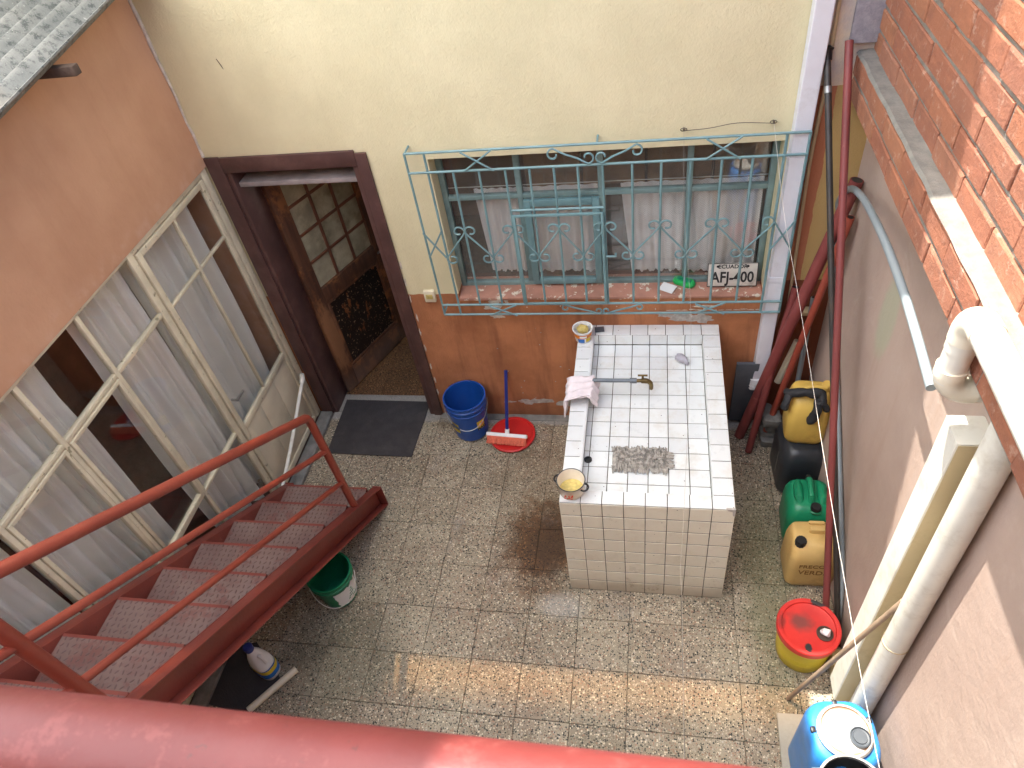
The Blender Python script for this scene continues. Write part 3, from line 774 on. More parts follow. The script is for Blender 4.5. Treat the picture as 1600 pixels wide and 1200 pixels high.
mat_o = MB().grid(lambda u, t: Vector((lerp(-2.433,-1.717,u) + 0.012*mn.noise((t*9,0,1))*(1 if u > 0.99 else 0) + lerp(0.012,0,t)*(1), lerp(3.086,3.535 if True else 0,t), 0.006 + 0.002*mn.noise((u*5,t*5,0)))), 40, 26)
mt = MB().prism([(-2.417,3.092,0.005),(-1.731,3.082,0.005),(-1.728,3.3,0.005),(-1.72,3.45,0.005),(-1.717,3.644,0.005),(-2.433,3.652,0.005)], (0,0,0.007))
tag(mt.build('door_mat', W['mat'], bevel=0.002), 'flat black rubber mat lying in front of the open door', 'doormat')

gbt = thing('plastic_bottle', 'green plastic bottle standing in the dark behind the open brown door', 'bottle', (-2.055,4.60,0.0))
MB().lathe([(0.045,0),(0.052,0.008),(0.052,0.17),(0.045,0.20),(0.020,0.235),(0.018,0.255)], (0,0,0), 20).build('body', W['green_lt'], gbt, local=True, smooth=True)
MB().lathe([(0.021,0.252),(0.021,0.275),(0.018,0.278)], (0,0,0), 14).build('cap', W['white_pl'], gbt, local=True, smooth=True)
# ------------------------------------------------------------------ window grille
yg = 3.41
gr = thing('window_grille', 'pale teal wrought iron grille with scrolls mounted over the window', 'window grille', (-0.28, yg, 1.1))
RB = 0.0075
GK = 1.0074
def gq(p): return (p[0]*GK, p[1]+0.025, 3.95-(3.95-p[2])*GK)
def gbar(pts, name='bar', r=RB, n=6): return MB().tube([gq(p) for p in pts], r, n).build(name, W['teal'], gr, smooth=True)
gx = [-1.07,-0.925,-0.78,-0.647,-0.515,-0.387,-0.256,-0.102,0.047,0.195,0.35,0.50]
z4, z3, z2, z1 = 2.238, 2.122, 1.188, 1.108
for x in (-1.322,-1.212,0.648,0.755): gbar([(x,yg,z1),(x,yg,z4)])
for z in (z4,z3,z2,z1): gbar([(-1.322,yg-0.002,z),(0.757,yg-0.002,z)])
for x in gx: gbar([(x,yg,z2),(x,yg,z3)])
def spiral(cx, cz, r0, a0, a1, n=22, shrink=0.45):
    return [(cx + lerp(r0, r0*shrink, t)*math.cos(lerp(a0,a1,t)), cz + lerp(r0, r0*shrink, t)*math.sin(lerp(a0,a1,t))) for t in [k/n for k in range(n+1)]]
nodes = [(-1.212,1.56),(-1.07,1.735),(-0.925,1.56),(-0.78,1.735),(-0.647,1.56),(-0.515,1.735),(-0.387,1.56),(-0.256,1.735),(-0.102,1.56),(0.047,1.735),(0.195,1.56),(0.35,1.735),(0.50,1.56),(0.648,1.735)]
for (a_, b_) in zip(nodes[:-1], nodes[1:]):
    hi, lo = (a_, b_) if a_[1] > b_[1] else (b_, a_)
    s_ = 1 if lo[0] > hi[0] else -1
    # top curl turns away from the diagonal, foot curl returns under it
    top = spiral(hi[0] + s_*0.036, hi[1] + 0.008, 0.036, math.pi if s_ > 0 else 0, (math.pi-5.2) if s_ > 0 else 5.2)
    bot = spiral(lo[0] - s_*0.036, lo[1] - 0.008, 0.036, 0 if s_ > 0 else math.pi, -5.2 if s_ > 0 else math.pi+5.2)
    pts = top[::-1] + [(lerp(hi[0], lo[0], t), lerp(hi[1], lo[1], t)) for t in (0.1,0.35,0.65,0.9)] + bot
    gbar([(x, yg-0.013, z) for x, z in pts], 'scroll', 0.0055, 6)
def cross(xa, xb, za, zb_):
    gbar([(xa,yg-0.010,za),(xb,yg-0.010,zb_)], 'cross_bar', 0.0055); gbar([(xa,yg-0.018,zb_),(xb,yg-0.018,za)], 'cross_bar', 0.0055)
for (xa_, xb_) in ((-1.005,-0.835),(0.265,0.437)): cross(xa_, xb_, z3, z4); cross(xa_, xb_, z1, z2)
cross(-1.322,-1.212,1.565,1.745); cross(0.648,0.755,1.565,1.745)
def lying_s(xa, xb, za, zb_):
    zc_ = (za+zb_)/2; r_ = (zb_-za)*0.30; s_ = 1 if xb > xa else -1
    A = spiral(xa + s_*r_, zc_+0.012, r_, math.pi/2, math.pi/2 + s_*4.8); B = spiral(xb - s_*r_, zc_-0.012, r_, -math.pi/2, -math.pi/2 + s_*4.8)
    pts = A[::-1] + [(lerp(xa+s_*2*r_, xb-s_*2*r_, t), lerp(zc_+0.022, zc_-0.022, t)) for t in (0.2,0.5,0.8)] + B
    gbar([(x, yg-0.010, z) for x, z in pts], 'scroll', 0.0055, 6)
for (za_, zb_) in ((z3,z4),(z1,z2)): lying_s(-0.545,-0.295,za_,zb_); lying_s(-0.045,-0.292,za_,zb_)
gt = MB(); xg0, xg1, zg0, zg1 = -0.765, -0.268, 1.20, 1.845
gt.box(xg0-0.008,xg0+0.008,yg-0.028,yg-0.014,zg0,zg1).box(xg1-0.008,xg1+0.008,yg-0.028,yg-0.014,zg0,zg1)
gt.box(xg0+0.008,xg1-0.008,yg-0.028,yg-0.014,zg0,zg0+0.014).box(xg0+0.008,xg1-0.008,yg-0.028,yg-0.014,zg1-0.014,zg1)
gt.v = [Vector(gq(p)) for p in gt.v]
gt.build('hinged_gate_frame', W['teal'], gr, bevel=0.002)
gbar([(-0.78,yg,zg1+0.018),(-0.256,yg,zg1+0.018)])
gbar([(-0.256,yg-0.02,1.55),(-0.20,yg-0.02,1.55),(-0.20,yg-0.02,1.57)], 'latch', 0.007)
for x in (-1.322,-0.28,0.755):
    for z in (z4,): gbar([(x,yg,z-0.004),(x,YB-0.025,z-0.004)], 'wall_stay', 0.006)
for x in (-1.322,0.755): gbar([(x,yg,z1+0.01),(x,YB-0.025,z1+0.01)], 'wall_stay', 0.006)

# license plate, brush and card on the sill
pl = thing('license_plate', 'white car plate with black lettering leaning on the window sill behind the grille', 'license plate', (0.488, 3.585, 1.168), (rad(-10),0,0))
MB().box(-0.147,0.147,-0.0015,0.0015,0,0.158).build('plate', W['plate'], pl, local=True, bevel=0.0006)
bd = MB()
bd.box(-0.147,0.147,-0.0028,-0.0016,0.154,0.158).box(-0.147,0.147,-0.0028,-0.0016,0,0.004).box(-0.147,-0.143,-0.0028,-0.0016,0.004,0.154).box(0.143,0.147,-0.0028,-0.0016,0.004,0.154)
bd.lathe([(0.008,0),(0.008,0.001)], (-0.088,-0.0017,0.136), 12, Matrix.Rotation(rad(90),4,'X')).lathe([(0.008,0),(0.008,0.001)], (0.088,-0.0017,0.136), 12, Matrix.Rotation(rad(90),4,'X'))
bd.build('plate_border', W['ink'], pl, local=True)
t1 = text_mesh("ECUADOR", 0.036, W['ink'], 'plate_lettering', bold=0.0008); inst('plate_lettering', t1, (0,-0.0024,0.134), pl, (rad(90),0,0), local=True)
t2 = text_mesh("AFJ-400", 0.092, W['ink'], 'plate_lettering', bold=0.0022); inst('plate_lettering', t2, (0,-0.0024,0.060), pl, (rad(90),0,0), (0.86,1.08,1), local=True)
gb = MB().loft([rrect(0.145*k, 0.062*k, 0.028*k, 4, z=z_) for z_, k in ((0,0.9),(0.008,1.0),(0.024,1.0),(0.034,0.86))])
gbo = thing('scrubbing_brush', 'bright green plastic brush on the window sill left of the license plate', 'brush', (0.205, 3.625, 1.162), (rad(4),0,rad(-28)))
gb.build('brush_back', W['green_lt'], gbo, local=True, smooth=True, angle=50)
MB().loft([rrect(0.10*k, 0.030*k, 0.014*k, 4, z=z_) for z_, k in ((0.0345,1.0),(0.041,0.9))]).build('grip', W['green'], gbo, local=True, smooth=True)
cd = MB().obox((0.105, 3.585, 1.164), (0.048*0.86,-0.048*0.5,0), (0.034*0.5,0.034*0.86,0.006), (0,0,0.0012))
tag(cd.build('paper_card', W['paper']), 'small white paper card on the window sill next to the green brush', 'card')

# ------------------------------------------------------------------ left house: peach wall, glazed screen, roof
XE = -2.36
def roof_z(x, y): return 3.125 + 0.133*(y-2.61)
lh = thing('peach_house', 'peach plastered house wall with a cream metal glazed screen along the stairs', 'wall', (XL, 1.5, 0))
GZ = 2.175
pw = MB().prism([(XL,-2.6,GZ),(XL,3.528,GZ),(XL,3.528,roof_z(0,3.528)-0.026),(XL,-2.6,roof_z(0,-2.6)-0.026)], (-0.18,0,0))
pw.box(XL-0.18, XL, -2.6, 0.2, 0, GZ)
pw.build('wall', W['peach'], lh)
# chipped bead of plaster running up the corner between the two walls
rp = MB(); rr = random.Random(3)
pts = [(XL+0.004+rr.uniform(-0.004,0.006), YB-0.004-rr.uniform(0,0.006), 2.23+0.07*k) for k in range(20)]
rp.tube(pts, [0.004+rr.uniform(0,0.008) for _ in pts], 6); rp.build('corner_crack', W['flake'], lh)
sf = MB(); xf = XL-0.022; dp = 0.03
def fy(mb, ya_, yb_, z, wd, dpt=dp, x=xf): mb.box(x-dpt/2, x+dpt/2, ya_, yb_, z-wd/2, z+wd/2)
def fz(mb, y, za_, zb_, wd, dpt=dp, x=xf): mb.box(x-dpt/2, x+dpt/2, y-wd/2, y+wd/2, za_, zb_)
ys = [3.475, 2.635, 2.155, 1.70, 1.245, 0.79, 0.335]
fz(sf, 3.475, 0.03, GZ, 0.06); fz(sf, 2.635, 0.03, GZ, 0.046)
for y in ys[2:]: fz(sf, y, 0.03, GZ-0.02, 0.026)
fy(sf, 0.2, 2.612, GZ-0.01, 0.02); fy(sf, 2.658, 3.445, GZ-0.016, 0.032)
for a_, b_ in zip(ys[1:], ys[2:]):
    wa = 0.023 if a_ == 2.635 else 0.013
    fy(sf, b_+0.013, a_-wa, 1.785, 0.026); fy(sf, b_+0.013, a_-wa, 0.79, 0.024); fy(sf, b_+0.013, a_-wa, 0.05, 0.04)
sfo = sf.build('glazed_screen_frame', W['cream_metal'], lh, bevel=0.004)
# casement sashes inside the middle bays
cw = MB()
for a_, b_ in ((1.70,2.155),(1.245,1.70)):
    y_0, y_1 = a_+0.017, b_-0.017
    for y in (y_0+0.010, y_1-0.010): cw.box(xf-0.008, xf+0.021, y-0.010, y+0.010, 0.806, 1.768)
    for z in (0.816, 1.758): cw.box(xf-0.008, xf+0.021, y_0+0.020, y_1-0.020, z-0.010, z+0.010)
cw.build('casement_sash', W['cream_metal'], lh, bevel=0.003)
# door leaf of the screen
dl = MB(); xd = xf+0.006
fz(dl, 3.415, 0.05, 2.135, 0.038, 0.026, xd); fz(dl, 2.69, 0.05, 2.135, 0.038, 0.026, xd)
fy(dl, 2.709, 3.396, 2.118, 0.034, 0.026, xd); fy(dl, 2.709, 3.396, 0.75, 0.045, 0.026, xd); fy(dl, 2.709, 3.396, 0.07, 0.05, 0.026, xd)
fz(dl, 3.055, 0.7725, 2.101, 0.019, 0.022, xd)
fy(dl, 2.709, 3.0455, 1.765, 0.018, 0.022, xd); fy(dl, 3.0645, 3.396, 1.765, 0.018, 0.022, xd)
dlo = dl.build('screen_door', W['cream_metal'], lh, bevel=0.003)
for k in range(3):
    ya_ = 2.711 + 0.2285*k
    MB().box(xd-0.011, xd+0.004, ya_, ya_+0.2255, 0.097, 0.726).build('panel', W['cream_panel'], dlo, bevel=0.003)
for (a_, b_, c_, e_) in ((2.711,3.044,0.774,1.755),(3.066,3.394,0.774,1.755),(2.711,3.044,1.775,2.10),(3.066,3.394,1.775,2.10)):
    MB().box(xd-0.003, xd+0.001, a_, b_, c_, e_).build('pane', W['glass'], dlo)
dh = MB().tube([(xd+0.02,2.715,1.0),(xd+0.06,2.715,1.0),(xd+0.062,2.80,1.0)], 0.008, 8); dh.build('handle', W['steel'], dlo, smooth=True)
for a_, b_ in zip(ys[1:], ys[2:]):
    wa = 0.024 if a_ == 2.635 else 0.014
    for (c_, e_) in ((0.072,0.773),(0.807,1.766),(1.804,GZ-0.022)):
        MB().box(xf-0.003, xf+0.001, b_+0.014, a_-wa, c_, e_).build('pane', W['glass'], lh)
# curtains inside
def side_curtain(ya_, yb_, zt_, zb_, shift, seed, nf, label):
    """hangs from zt_, its folds running down and drifting by shift"""
    def fn(u, t):
        y = lerp(ya_, yb_, u) + shift*t*(1-u if shift > 0 else u)
        w_ = u + 0.06*mn.noise((u*4, t*0.8, seed+7)) + 0.02*t*math.sin(seed)
        f = 1.1*(1-2*abs(math.sin(w_*nf*0.8*3.1416+seed))) + 0.5*(1-2*abs(math.sin(w_*nf*2.1*3.1416+seed*3+t*0.8))) + 0.3*math.sin(w_*nf*0.7*6.283+seed) + 0.4*math.sin(w_*nf*2.3*6.283/2+seed*2+t*1.5) + 1.5*mn.noise((u*nf*0.9, t*1.0, seed)) + 0.5*mn.noise((u*nf*3, t*2.5, seed+2))
        y += 0.05*mn.noise((u*3.1, t*1.2, seed+4))*t
        return (XL-0.14 + 0.046*f*(0.6+0.4*t), y, lerp(zt_, zb_, t))
    o = MB().grid(fn, 110, 26).build('curtain', W['curtain'], smooth=True, angle=180)
    return tag(o, label, 'curtain', 'long white curtains behind the glazed screen')
side_curtain(2.64, 3.32, 2.16, 0.15, -0.02, 1.0, 6, 'white curtain drawn half across behind the glass of the cream screen door')
side_curtain(2.19, 2.62, 2.16, 0.12, 0.0, 2.3, 6, 'white curtain behind the glazed bay next to the cream screen door')
side_curtain(1.28, 1.94, 2.16, 0.12, 0.02, 3.7, 9, 'white curtain ending at the dark uncovered strip of glass')
side_curtain(0.30, 1.25, 2.16, 0.12, 0.0, 5.1, 13, 'long white curtain behind the last panes past the stair rails')
tag(MB().box(XL-0.9, XL-0.8, 0.0, 3.5, 0, 2.6).build('interior_wall', W['room_brick']), kind='structure')
tag(MB().box(XL-0.8, XL-0.185, 0.0, 0.1, 0, 2.6).box(XL-0.8, XL-0.06, 3.44, 3.5, 0, 2.6).build('interior_partition', W['peach']), kind='structure')
tag(MB().box(XL-0.9, XL-0.185, 0.0, 3.5, 2.3, 2.6).build('interior_ceiling', W['room']), kind='structure')
tag(MB().box(XL-0.9, XL-0.02, 0.0, 3.5, -0.05, 0.02).build('interior_floor', W['room']), kind='structure')
# corrugated roof over the peach house
rf = thing('corrugated_roof', 'grey weathered corrugated fibre cement roof edge over the peach wall', 'roof', (-2.6, 2.0, 3.2))
XE = -2.36
def roof_z(x, y): return 3.125 + 0.133*(y-2.61)
def rfn(u, t):
    x = lerp(XE, -3.9, u); y = lerp(-1.0, 3.525, t)
    return (x, y, roof_z(x, y) + 0.022*math.cos((XE-x)/0.125*6.283))
top = MB().grid(rfn, 140, 2)
bot = MB().grid(lambda u, t: (rfn(u,t)[0], rfn(u,t)[1], rfn(u,t)[2]-0.009), 140, 2)
o = len(top.v); top.v += bot.v; nu = 141
top.f += [tuple(i+o for i in f[::-1]) for f in bot.f]
for j in range(2): top.f += [(j*nu, (j+1)*nu, (j+1)*nu+o, j*nu+o)]
for i in range(140): top.f += [(2*nu+i, 2*nu+i+1, 2*nu+i+1+o, 2*nu+i+o), (i, i+o, i+1+o, i+1)]
top.build('roof_sheet', W['fibro'], rf, smooth=True)
MB().box(-3.4, -2.315, 2.61, 2.652, roof_z(0,2.6)-0.072, roof_z(0,2.6)-0.030).build('purlin', W['old_wood'], rf, bevel=0.006)
MB().box(-3.4, -2.37, 0.60, 0.655, roof_z(0,0.63)-0.105, roof_z(0,0.63)-0.034).build('purlin', W['old_wood'], rf, bevel=0.006)
# leaning pvc tube in front of the screen door
lt = thing('leaning_tube', 'thin white plastic tube with an elbow end propped against the cream screen door', 'pipe', (-2.54, 3.3, 0))
MB().tube([(-2.545,3.37,0.50),(-2.54,2.9,0.28),(-2.535,2.30,0.05)], 0.013, 10).build('tube', W['pvc'], lt, smooth=True)
MB().tube([(-2.545,3.36,0.495),(-2.547,3.395,0.513),(-2.547,3.41,0.545)], 0.018, 10).build('elbow', W['pvc'], lt, smooth=True)

# ------------------------------------------------------------------ right boundary wall with bricks
bw = thing('boundary_wall', 'pink plastered boundary wall topped with bare orange brickwork and a cement ledge', 'wall', (XR, 2.0, 0))
MB().box(XR, XR+0.25, -2.6, YB-0.002, 0, 2.343).build('plaster_wall', W['pink'], bw)
X1, X2 = 0.92, 0.985
mc = MB(); mc.box(X1+0.008, XR+0.25, -2.6, YB-0.003, 2.347, 2.552); mc.box(X2+0.008, XR+0.25, -2.6, YB-0.003, 2.553, 4.10)
mc.build('mortar_core', W['mortar'], bw)
def lfn(u, t):
    y = lerp(-1.0, YB-0.004, t); x = lerp(X1-0.004+0.006*mn.noise((y*7,0,3)), X2+0.012, u)
    return (x, y, 2.566 + 0.006*mn.noise((x*20, y*6, 0)) + (0 if u > 0.05 else -0.011))
MB().grid(lfn, 8, 220).build('cement_ledge', W['ledge'], bw, smooth=True)
BL, BH, MJ = 0.292, 0.1035, 0.008
BJ = 0.017
def brick_mesh(seed):
    rr = random.Random(seed); L, H, D = (BL-MJ)/2, (BH-BJ)/2, 0.05
    c = 0.004; j = lambda q: q + rr.uniform(-0.003, 0.003)
    F0 = [(D, s1*L, s2*H) for s1, s2 in ((-1,-1),(1,-1),(1,1),(-1,1))]
    F1 = [(c, j(s1*L), j(s2*H)) for s1, s2 in ((-1,-1),(1,-1),(1,1),(-1,1))]
    F2 = [(0, j(s1*(L-c*1.4)), j(s2*(H-c*1.4))) for s1, s2 in ((-1,-1),(1,-1),(1,1),(-1,1))]
    mb = MB().add(F0+F1+F2, [(i,(i+1)%4,4+(i+1)%4,4+i) for i in range(4)] + [(4+i,4+(i+1)%4,8+(i+1)%4,8+i) for i in range(4)] + [(8,9,10,11)])
    return mb.mesh('brick', W['brick'])
BM = [brick_mesh(k) for k in range(6)]
def brick_row(xf_, zc_, yj, ymin, bh=BH):
    y = yj
    while y < YB: y += BL
    while y > ymin:
        ya_, yb_ = y-BL, min(y, YB-0.004)
        if yb_ - ya_ > 0.03:
            inst('brick', BM[R.randrange(6)], (xf_+R.uniform(-0.003,0.003), (ya_+yb_)/2, zc_+R.uniform(-0.0015,0.0015)), bw, (R.gauss(0,0.004), R.gauss(0,0.006), R.gauss(0,0.004)), (1, (yb_-ya_-MJ)/(BL-MJ), bh/BH))
        y -= BL
brick_row(X1, 2.397, 3.328, 0.1); brick_row(X1, 2.501, 3.482, 0.1)
for k in range(15):
    brick_row(X2, 2.600 + 0.1025*k + (0.0 if k else 0.002), 3.40 if k % 2 == 0 else 3.255, 0.1)
# white square pipe and round pipe down the wall
dp1 = thing('square_downpipe', 'wide box shaped cream downpipe casing on the pink wall below the brick overhang', 'downpipe', (0.99, 1.60, 0))
dmb = MB().loft([rrect(0.114, 0.122, 0.007, 2, (0.992, 1.585+0.012*z_), z_) for z_ in (0.125, 2.12)]); dmb.build('casing', W['pvc'], dp1)
MB().add([(0.940,1.5235+0.0015,0.13),(1.044,1.5235+0.0015,0.13),(1.044,1.5475,2.115),(0.940,1.5475,2.115),(0.940,1.5215,0.13),(1.044,1.5215,0.13),(1.044,1.5455,2.115),(0.940,1.5455,2.115)], [(0,1,2,3),(4,7,6,5),(0,4,5,1),(1,5,6,2),(2,6,7,3),(3,7,4,0)]).build('front_strip', W['pvc_tan'], dp1)  # tan strip paints the shade on the front of the white casing
dp3 = thing('round_downpipe', 'round white plastic downpipe nearest the sunlit patch of the pink wall', 'downpipe', (0.99, 1.40, 0))
MB().tube([(0.992, 1.405, 0.1),(0.992, 1.425, 1.2),(0.992, 1.452, 2.34)], 0.050, 20).build('pipe', W['pvc'], dp3, smooth=True)
MB().tube([(0.992, 1.4225, 1.02),(0.992, 1.4226, 1.026)], 0.0525, 20).build('joint_ring', W['pvc_tan'], dp3, smooth=True)
bk = MB().box(0.965, 1.049, 1.50, 1.80, 0, 0.122)
tag(bk.build('concrete_block', W['pvc_tan'], bevel=0.008), 'short cream painted kerb block under the foot of the downpipes', 'block')
# big horizontal pipe with two elbows
hp = thing('overflow_pipe', 'thick white plastic pipe with two elbows running along the brick ledge', 'pipe', (0.87, 1.4, 2.6))
zc0, xp, rp_, yd = 2.582, 0.873, 0.042, 1.632
MB().tube([(xp,0.0,zc0),(xp,0.8,zc0),(xp,yd-0.065,zc0)], rp_, 24).build('main_pipe', W['pvc'], hp, smooth=True)
el = [(xp,yd-0.10,zc0)] + [(xp, yd-0.072+0.072*math.sin(a), zc0-0.072+0.072*math.cos(a)) for a in [rad(q) for q in range(0,91,10)]] + [(xp,yd,zc0-0.10)]
MB().tube(el, rp_+0.003, 24).build('elbow', W['elbow'], hp, smooth=True)
MB().tube([(xp,yd,zc0-0.095),(xp,yd,zc0-0.255)], rp_-0.002, 24).build('drop_pipe', W['pvc'], hp, smooth=True)
MB().tube([(xp,yd,zc0-0.098),(xp,yd,zc0-0.135)], rp_+0.0005, 24).build('collar', W['pvc'], hp, smooth=True)
MB().tube([(xp,yd,zc0-0.205),(xp,yd,zc0-0.235)], rp_+0.003, 24).build('collar', W['elbow'], hp, smooth=True)
el2 = [(xp,yd,zc0-0.23)] + [(xp+0.068-0.068*math.cos(a), yd, zc0-0.235-0.068*math.sin(a)) for a in [rad(q) for q in range(8,90,9)]] + [(xp+0.085,yd,zc0-0.303)]
MB().tube(el2, rp_-0.001, 24).build('elbow', W['elbow'], hp, smooth=True)
MB().tube([(xp+0.08,yd,zc0-0.303),(XR+0.01,yd,zc0-0.303)], rp_-0.004, 24).build('wall_stub', W['pvc'], hp, smooth=True)

# ------------------------------------------------------------------ right back corner: downpipe, conduit, leaning tubes
wd = thing('white_downpipe', 'white square downpipe down the house wall right of the window', 'downpipe', (0.72, 3.48, 0))
MB().loft([rrect(0.085, 0.075, 0.006, 2, (0.727-0.006*(2.4-z_), 3.488), z_) for z_ in (0.43, 6.0)]).build('pipe', W['white_paint'], wd)
for z_ in (1.30, 2.05): MB().loft([rrect(0.091, 0.081, 0.006, 2, (0.727-0.006*(2.4-z_), 3.4875), z_+q) for q in (0,0.03)]).build('joint', W['white_paint'], wd)
wr = MB()
for k in range(5): wr.loft([rrect(0.10+R.uniform(0,0.014), 0.09+R.uniform(0,0.012), 0.02, 3, (0.715+R.uniform(-0.003,0.003), 3.486), 0.40+0.018*k+q) for q in (0,0.010,0.018)])
wr.build('plastic_wrap', W['white_pl'], wd, smooth=True)
cdt = MB().tube(catmull([(0.80,3.515,4.2),(0.80,3.515,2.8),(0.807,3.516,2.40),(0.80,3.517,2.0),(0.815,3.517,1.45),(0.83,3.517,0.9)], 6), 0.009, 8)
tag(cdt.build('conduit', W['pvc_tan'], smooth=True), 'thin wavy tan conduit running down the wall beside the white downpipe', 'conduit')
sb = MB().obox((0.632, 3.478, 0.335), (0.072,0,0), (0,0.012,0.0), (0,-0.02,0.30))
tag(sb.build('slate_board', W['slate'], bevel=0.004), 'dark slate grey board leaning behind the foot of the white downpipe', 'board')
def pole(name, label, p0, p1, r, mat, group=None, open_end=True, cat='pole'):
    t = thing(name, label, cat, p0, group=group)
    p0, p1 = Vector(p0), Vector(p1)
    MB().tube([p0, (p0+p1)/2, p1], r, 14).build('tube', mat, t, smooth=True)
    if open_end:
        dd = (p1-p0).normalized()
        MB().tube([p1-dd*0.002, p1+dd*0.0015], r*0.78, 14).build('open_end', W['black'], t)
    return t
GP = 'metal tubes leaning in the corner by the downpipe'
pole('steel_tube', 'thick dark red tube leaning diagonally, open end highest against the corner', (0.625,3.36,0.02), (1.015,3.40,1.97), 0.034, W['pole_red'], GP)
pole('steel_tube', 'short dark red tube leaning with its top just right of the downpipe', (0.675,3.22,0.02), (0.845,3.50,1.22), 0.024, W['pole_red'], GP)
pole('steel_tube', 'slim orange red tube leaning in front of the thick dark red one', (0.785,3.35,0.015), (1.005,3.33,1.80), 0.021, W['pole_or'], GP)
pole('bamboo_cane', 'short tan stick standing behind the leaning red tubes', (0.70,3.48,0.30), (0.775,3.50,1.02), 0.011, W['wood'], None, False, 'stick')
bp = pole('iron_pole', 'long black iron pole with a capped top leaning from the floor to the corner', (1.033,1.875,0.012), (0.785,3.49,2.56), 0.0155, W['black_iron'], None, False)
dd = (Vector((0.785,3.49,2.56)) - Vector((1.033,1.875,0.012))).normalized(); e0 = Vector((0.785,3.49,2.56))
MB().tube([e0-dd*0.02, e0+dd*0.02, e0+dd*0.03, e0+dd*0.045], [0.020,0.023,0.031,0.013], 14).build('cap', W['black'], bp, smooth=True)
MB().tube([e0-dd*0.16, e0-dd*0.13], 0.0175, 14).build('collar', W['steel'], bp, smooth=True)
pole('steel_tube', 'tall straight red tube rising from the floor to above the brick corner', (0.968,1.90,0.012), (0.862,3.47,2.63), 0.0185, W['pole_red'], GP)
gp = thing('grey_hose', 'grey plastic pipe bent into an arch with its free end pointing down', 'pipe', (1.02,1.93,0))
def P3(px, py, ax, v):
    q = M3 @ Vector(((px-800)/FPX, -(py-600)/FPX, -1)); t = (v-(0,0,3.95)[ax])/q[ax]; return Vector((0,0,3.95)) + q*t
hose = [(1.031,1.925,0.01), P3(1315,900,0,1.03), P3(1311,720,0,1.03), P3(1306,560,0,1.025), P3(1302,440,0,1.015), P3(1304,360,0,1.0), P3(1311,315,0,0.985), P3(1328,295,0,0.965), P3(1347,308,0,0.95), P3(1368,345,0,0.935), P3(1390,395,0,0.92), P3(1413,460,0,0.91), P3(1434,530,0,0.90), P3(1455,606,0,0.89)]
MB().tube(catmull(hose, 8), 0.0165, 12).build('hose', W['grey_pipe'], gp, smooth=True)
pole('conduit_offcut', 'straight grey conduit standing behind the yellow can in the corner', (0.93,3.30,0.01), (0.955,3.49,1.15), 0.016, W['grey_pipe'], None, True, 'pipe')
pole('pvc_offcut', 'short white plastic offcut lying against the wall behind the yellow can', (0.83,3.44,0.48), (0.915,3.49,0.80), 0.022, W['pvc_cream'], None, False, 'pipe')
bkt = MB().box(0.86, 0.98, 3.47, YB-0.001, 1.02, 1.05)
tag(bkt.build('wall_bracket', W['pvc_tan'], bevel=0.004), 'small tan bracket fixed to the wall behind the grey conduit', 'bracket')
rb = MB()
for k in range(7):
    c_ = (0.80+R.uniform(-0.04,0.05), 3.38+R.uniform(-0.06,0.05), 0.03+0.035*k)
    rb.loft([[Vector((c_[0],c_[1],c_[2])) + Vector((q.x*(1+R.uniform(-.15,.15)), q.y*(1+R.uniform(-.15,.15)), q.z)) for q in rrect(0.12,0.12,0.03,2,z=zz)] for zz in (-0.03,0.0,0.03)])
tag(rb.build('rubble', W['concrete'], bevel=0.004), 'small heap of broken grey concrete behind the black can', 'rubble', kind='stuff')

# ------------------------------------------------------------------ jerry cans
def can_body(mb, w, d_, h, r, sh=0.10, top=0.62):
    mb.loft([rrect(w*a, d_*b, r*c_, 5, z=z_) for z_, a, b, c_ in ((0,0.86,0.86,0.9),(0.012,0.95,0.95,1),(0.04,1,1,1),(h*0.45,1.0,1.0,1),(h-sh,0.985,0.985,1),(h-sh*0.55,0.93,0.93,1.1),(h-sh*0.2,0.80,0.84,1.1),(h-sh*0.05,0.70,0.74,1.0),(h,0.62,0.66,0.9))])
# amber can (front), writing on its face
c1 = thing('jerry_can', 'amber yellow jerry can with VERDE written on its front, black cap', 'jerry can', (0.925,2.335,0.005), (0,0,rad(1)), 'plastic jerry cans along the pink wall')
mb = MB(); mb.loft([rrect(0.275*a, 0.235*b, 0.045, 5, (0, 0.0+oy), z_) for z_, a, b, oy in ((0,0.88,0.86,0),(0.012,0.96,0.96,0),(0.05,1,1,0),(0.20,1.0,1.0,0),(0.27,0.985,0.98,0),(0.315,0.95,0.90,0.004),(0.345,0.90,0.78,0.012),(0.362,0.82,0.66,0.016))])
mb.build('can_body', W['ochre'], c1, local=True, smooth=True, angle=60)
MB().loft([rrect(0.15*k, 0.028*k, 0.012, 4, (0.045,0.028), z_) for z_, k in ((0.358,1.0),(0.388,1.0),(0.394,0.9))]).build('handle', W['ochre'], c1, local=True, smooth=True)
MB().loft([rrect(0.09*k, 0.02*k, 0.009, 4, (0.02,0.085), z_) for z_, k in ((0.352,1.0),(0.372,0.95))]).build('rear_rib', W['ochre'], c1, local=True, smooth=True)
cp = MB(); cp.loft([[Vector((-0.085+(0.029+0.002*(k%2))*math.cos(2*math.pi*k/24)*s_, -0.045+(0.029+0.002*(k%2))*math.sin(2*math.pi*k/24)*s_, z_)) for k in range(24)] for z_, s_ in ((0.345,1),(0.384,1),(0.390,0.9))])
cp.build('cap', W['black'], c1, local=True, smooth=True)
t3 = text_mesh("FRECCC", 0.040, W['marker'], 'writing', 0.0006, 0.0003); t4 = text_mesh("VERDE", 0.046, W['marker'], 'writing', 0.0006, 0.0003)
inst('writing', t3, (0.0,-0.1184,0.225), c1, (rad(90),rad(-2),0), (1.15,1.15,1), local=True); inst('writing', t4, (0.0,-0.1184,0.160), c1, (rad(90),rad(2),0), (1.2,1.3,1), local=True)
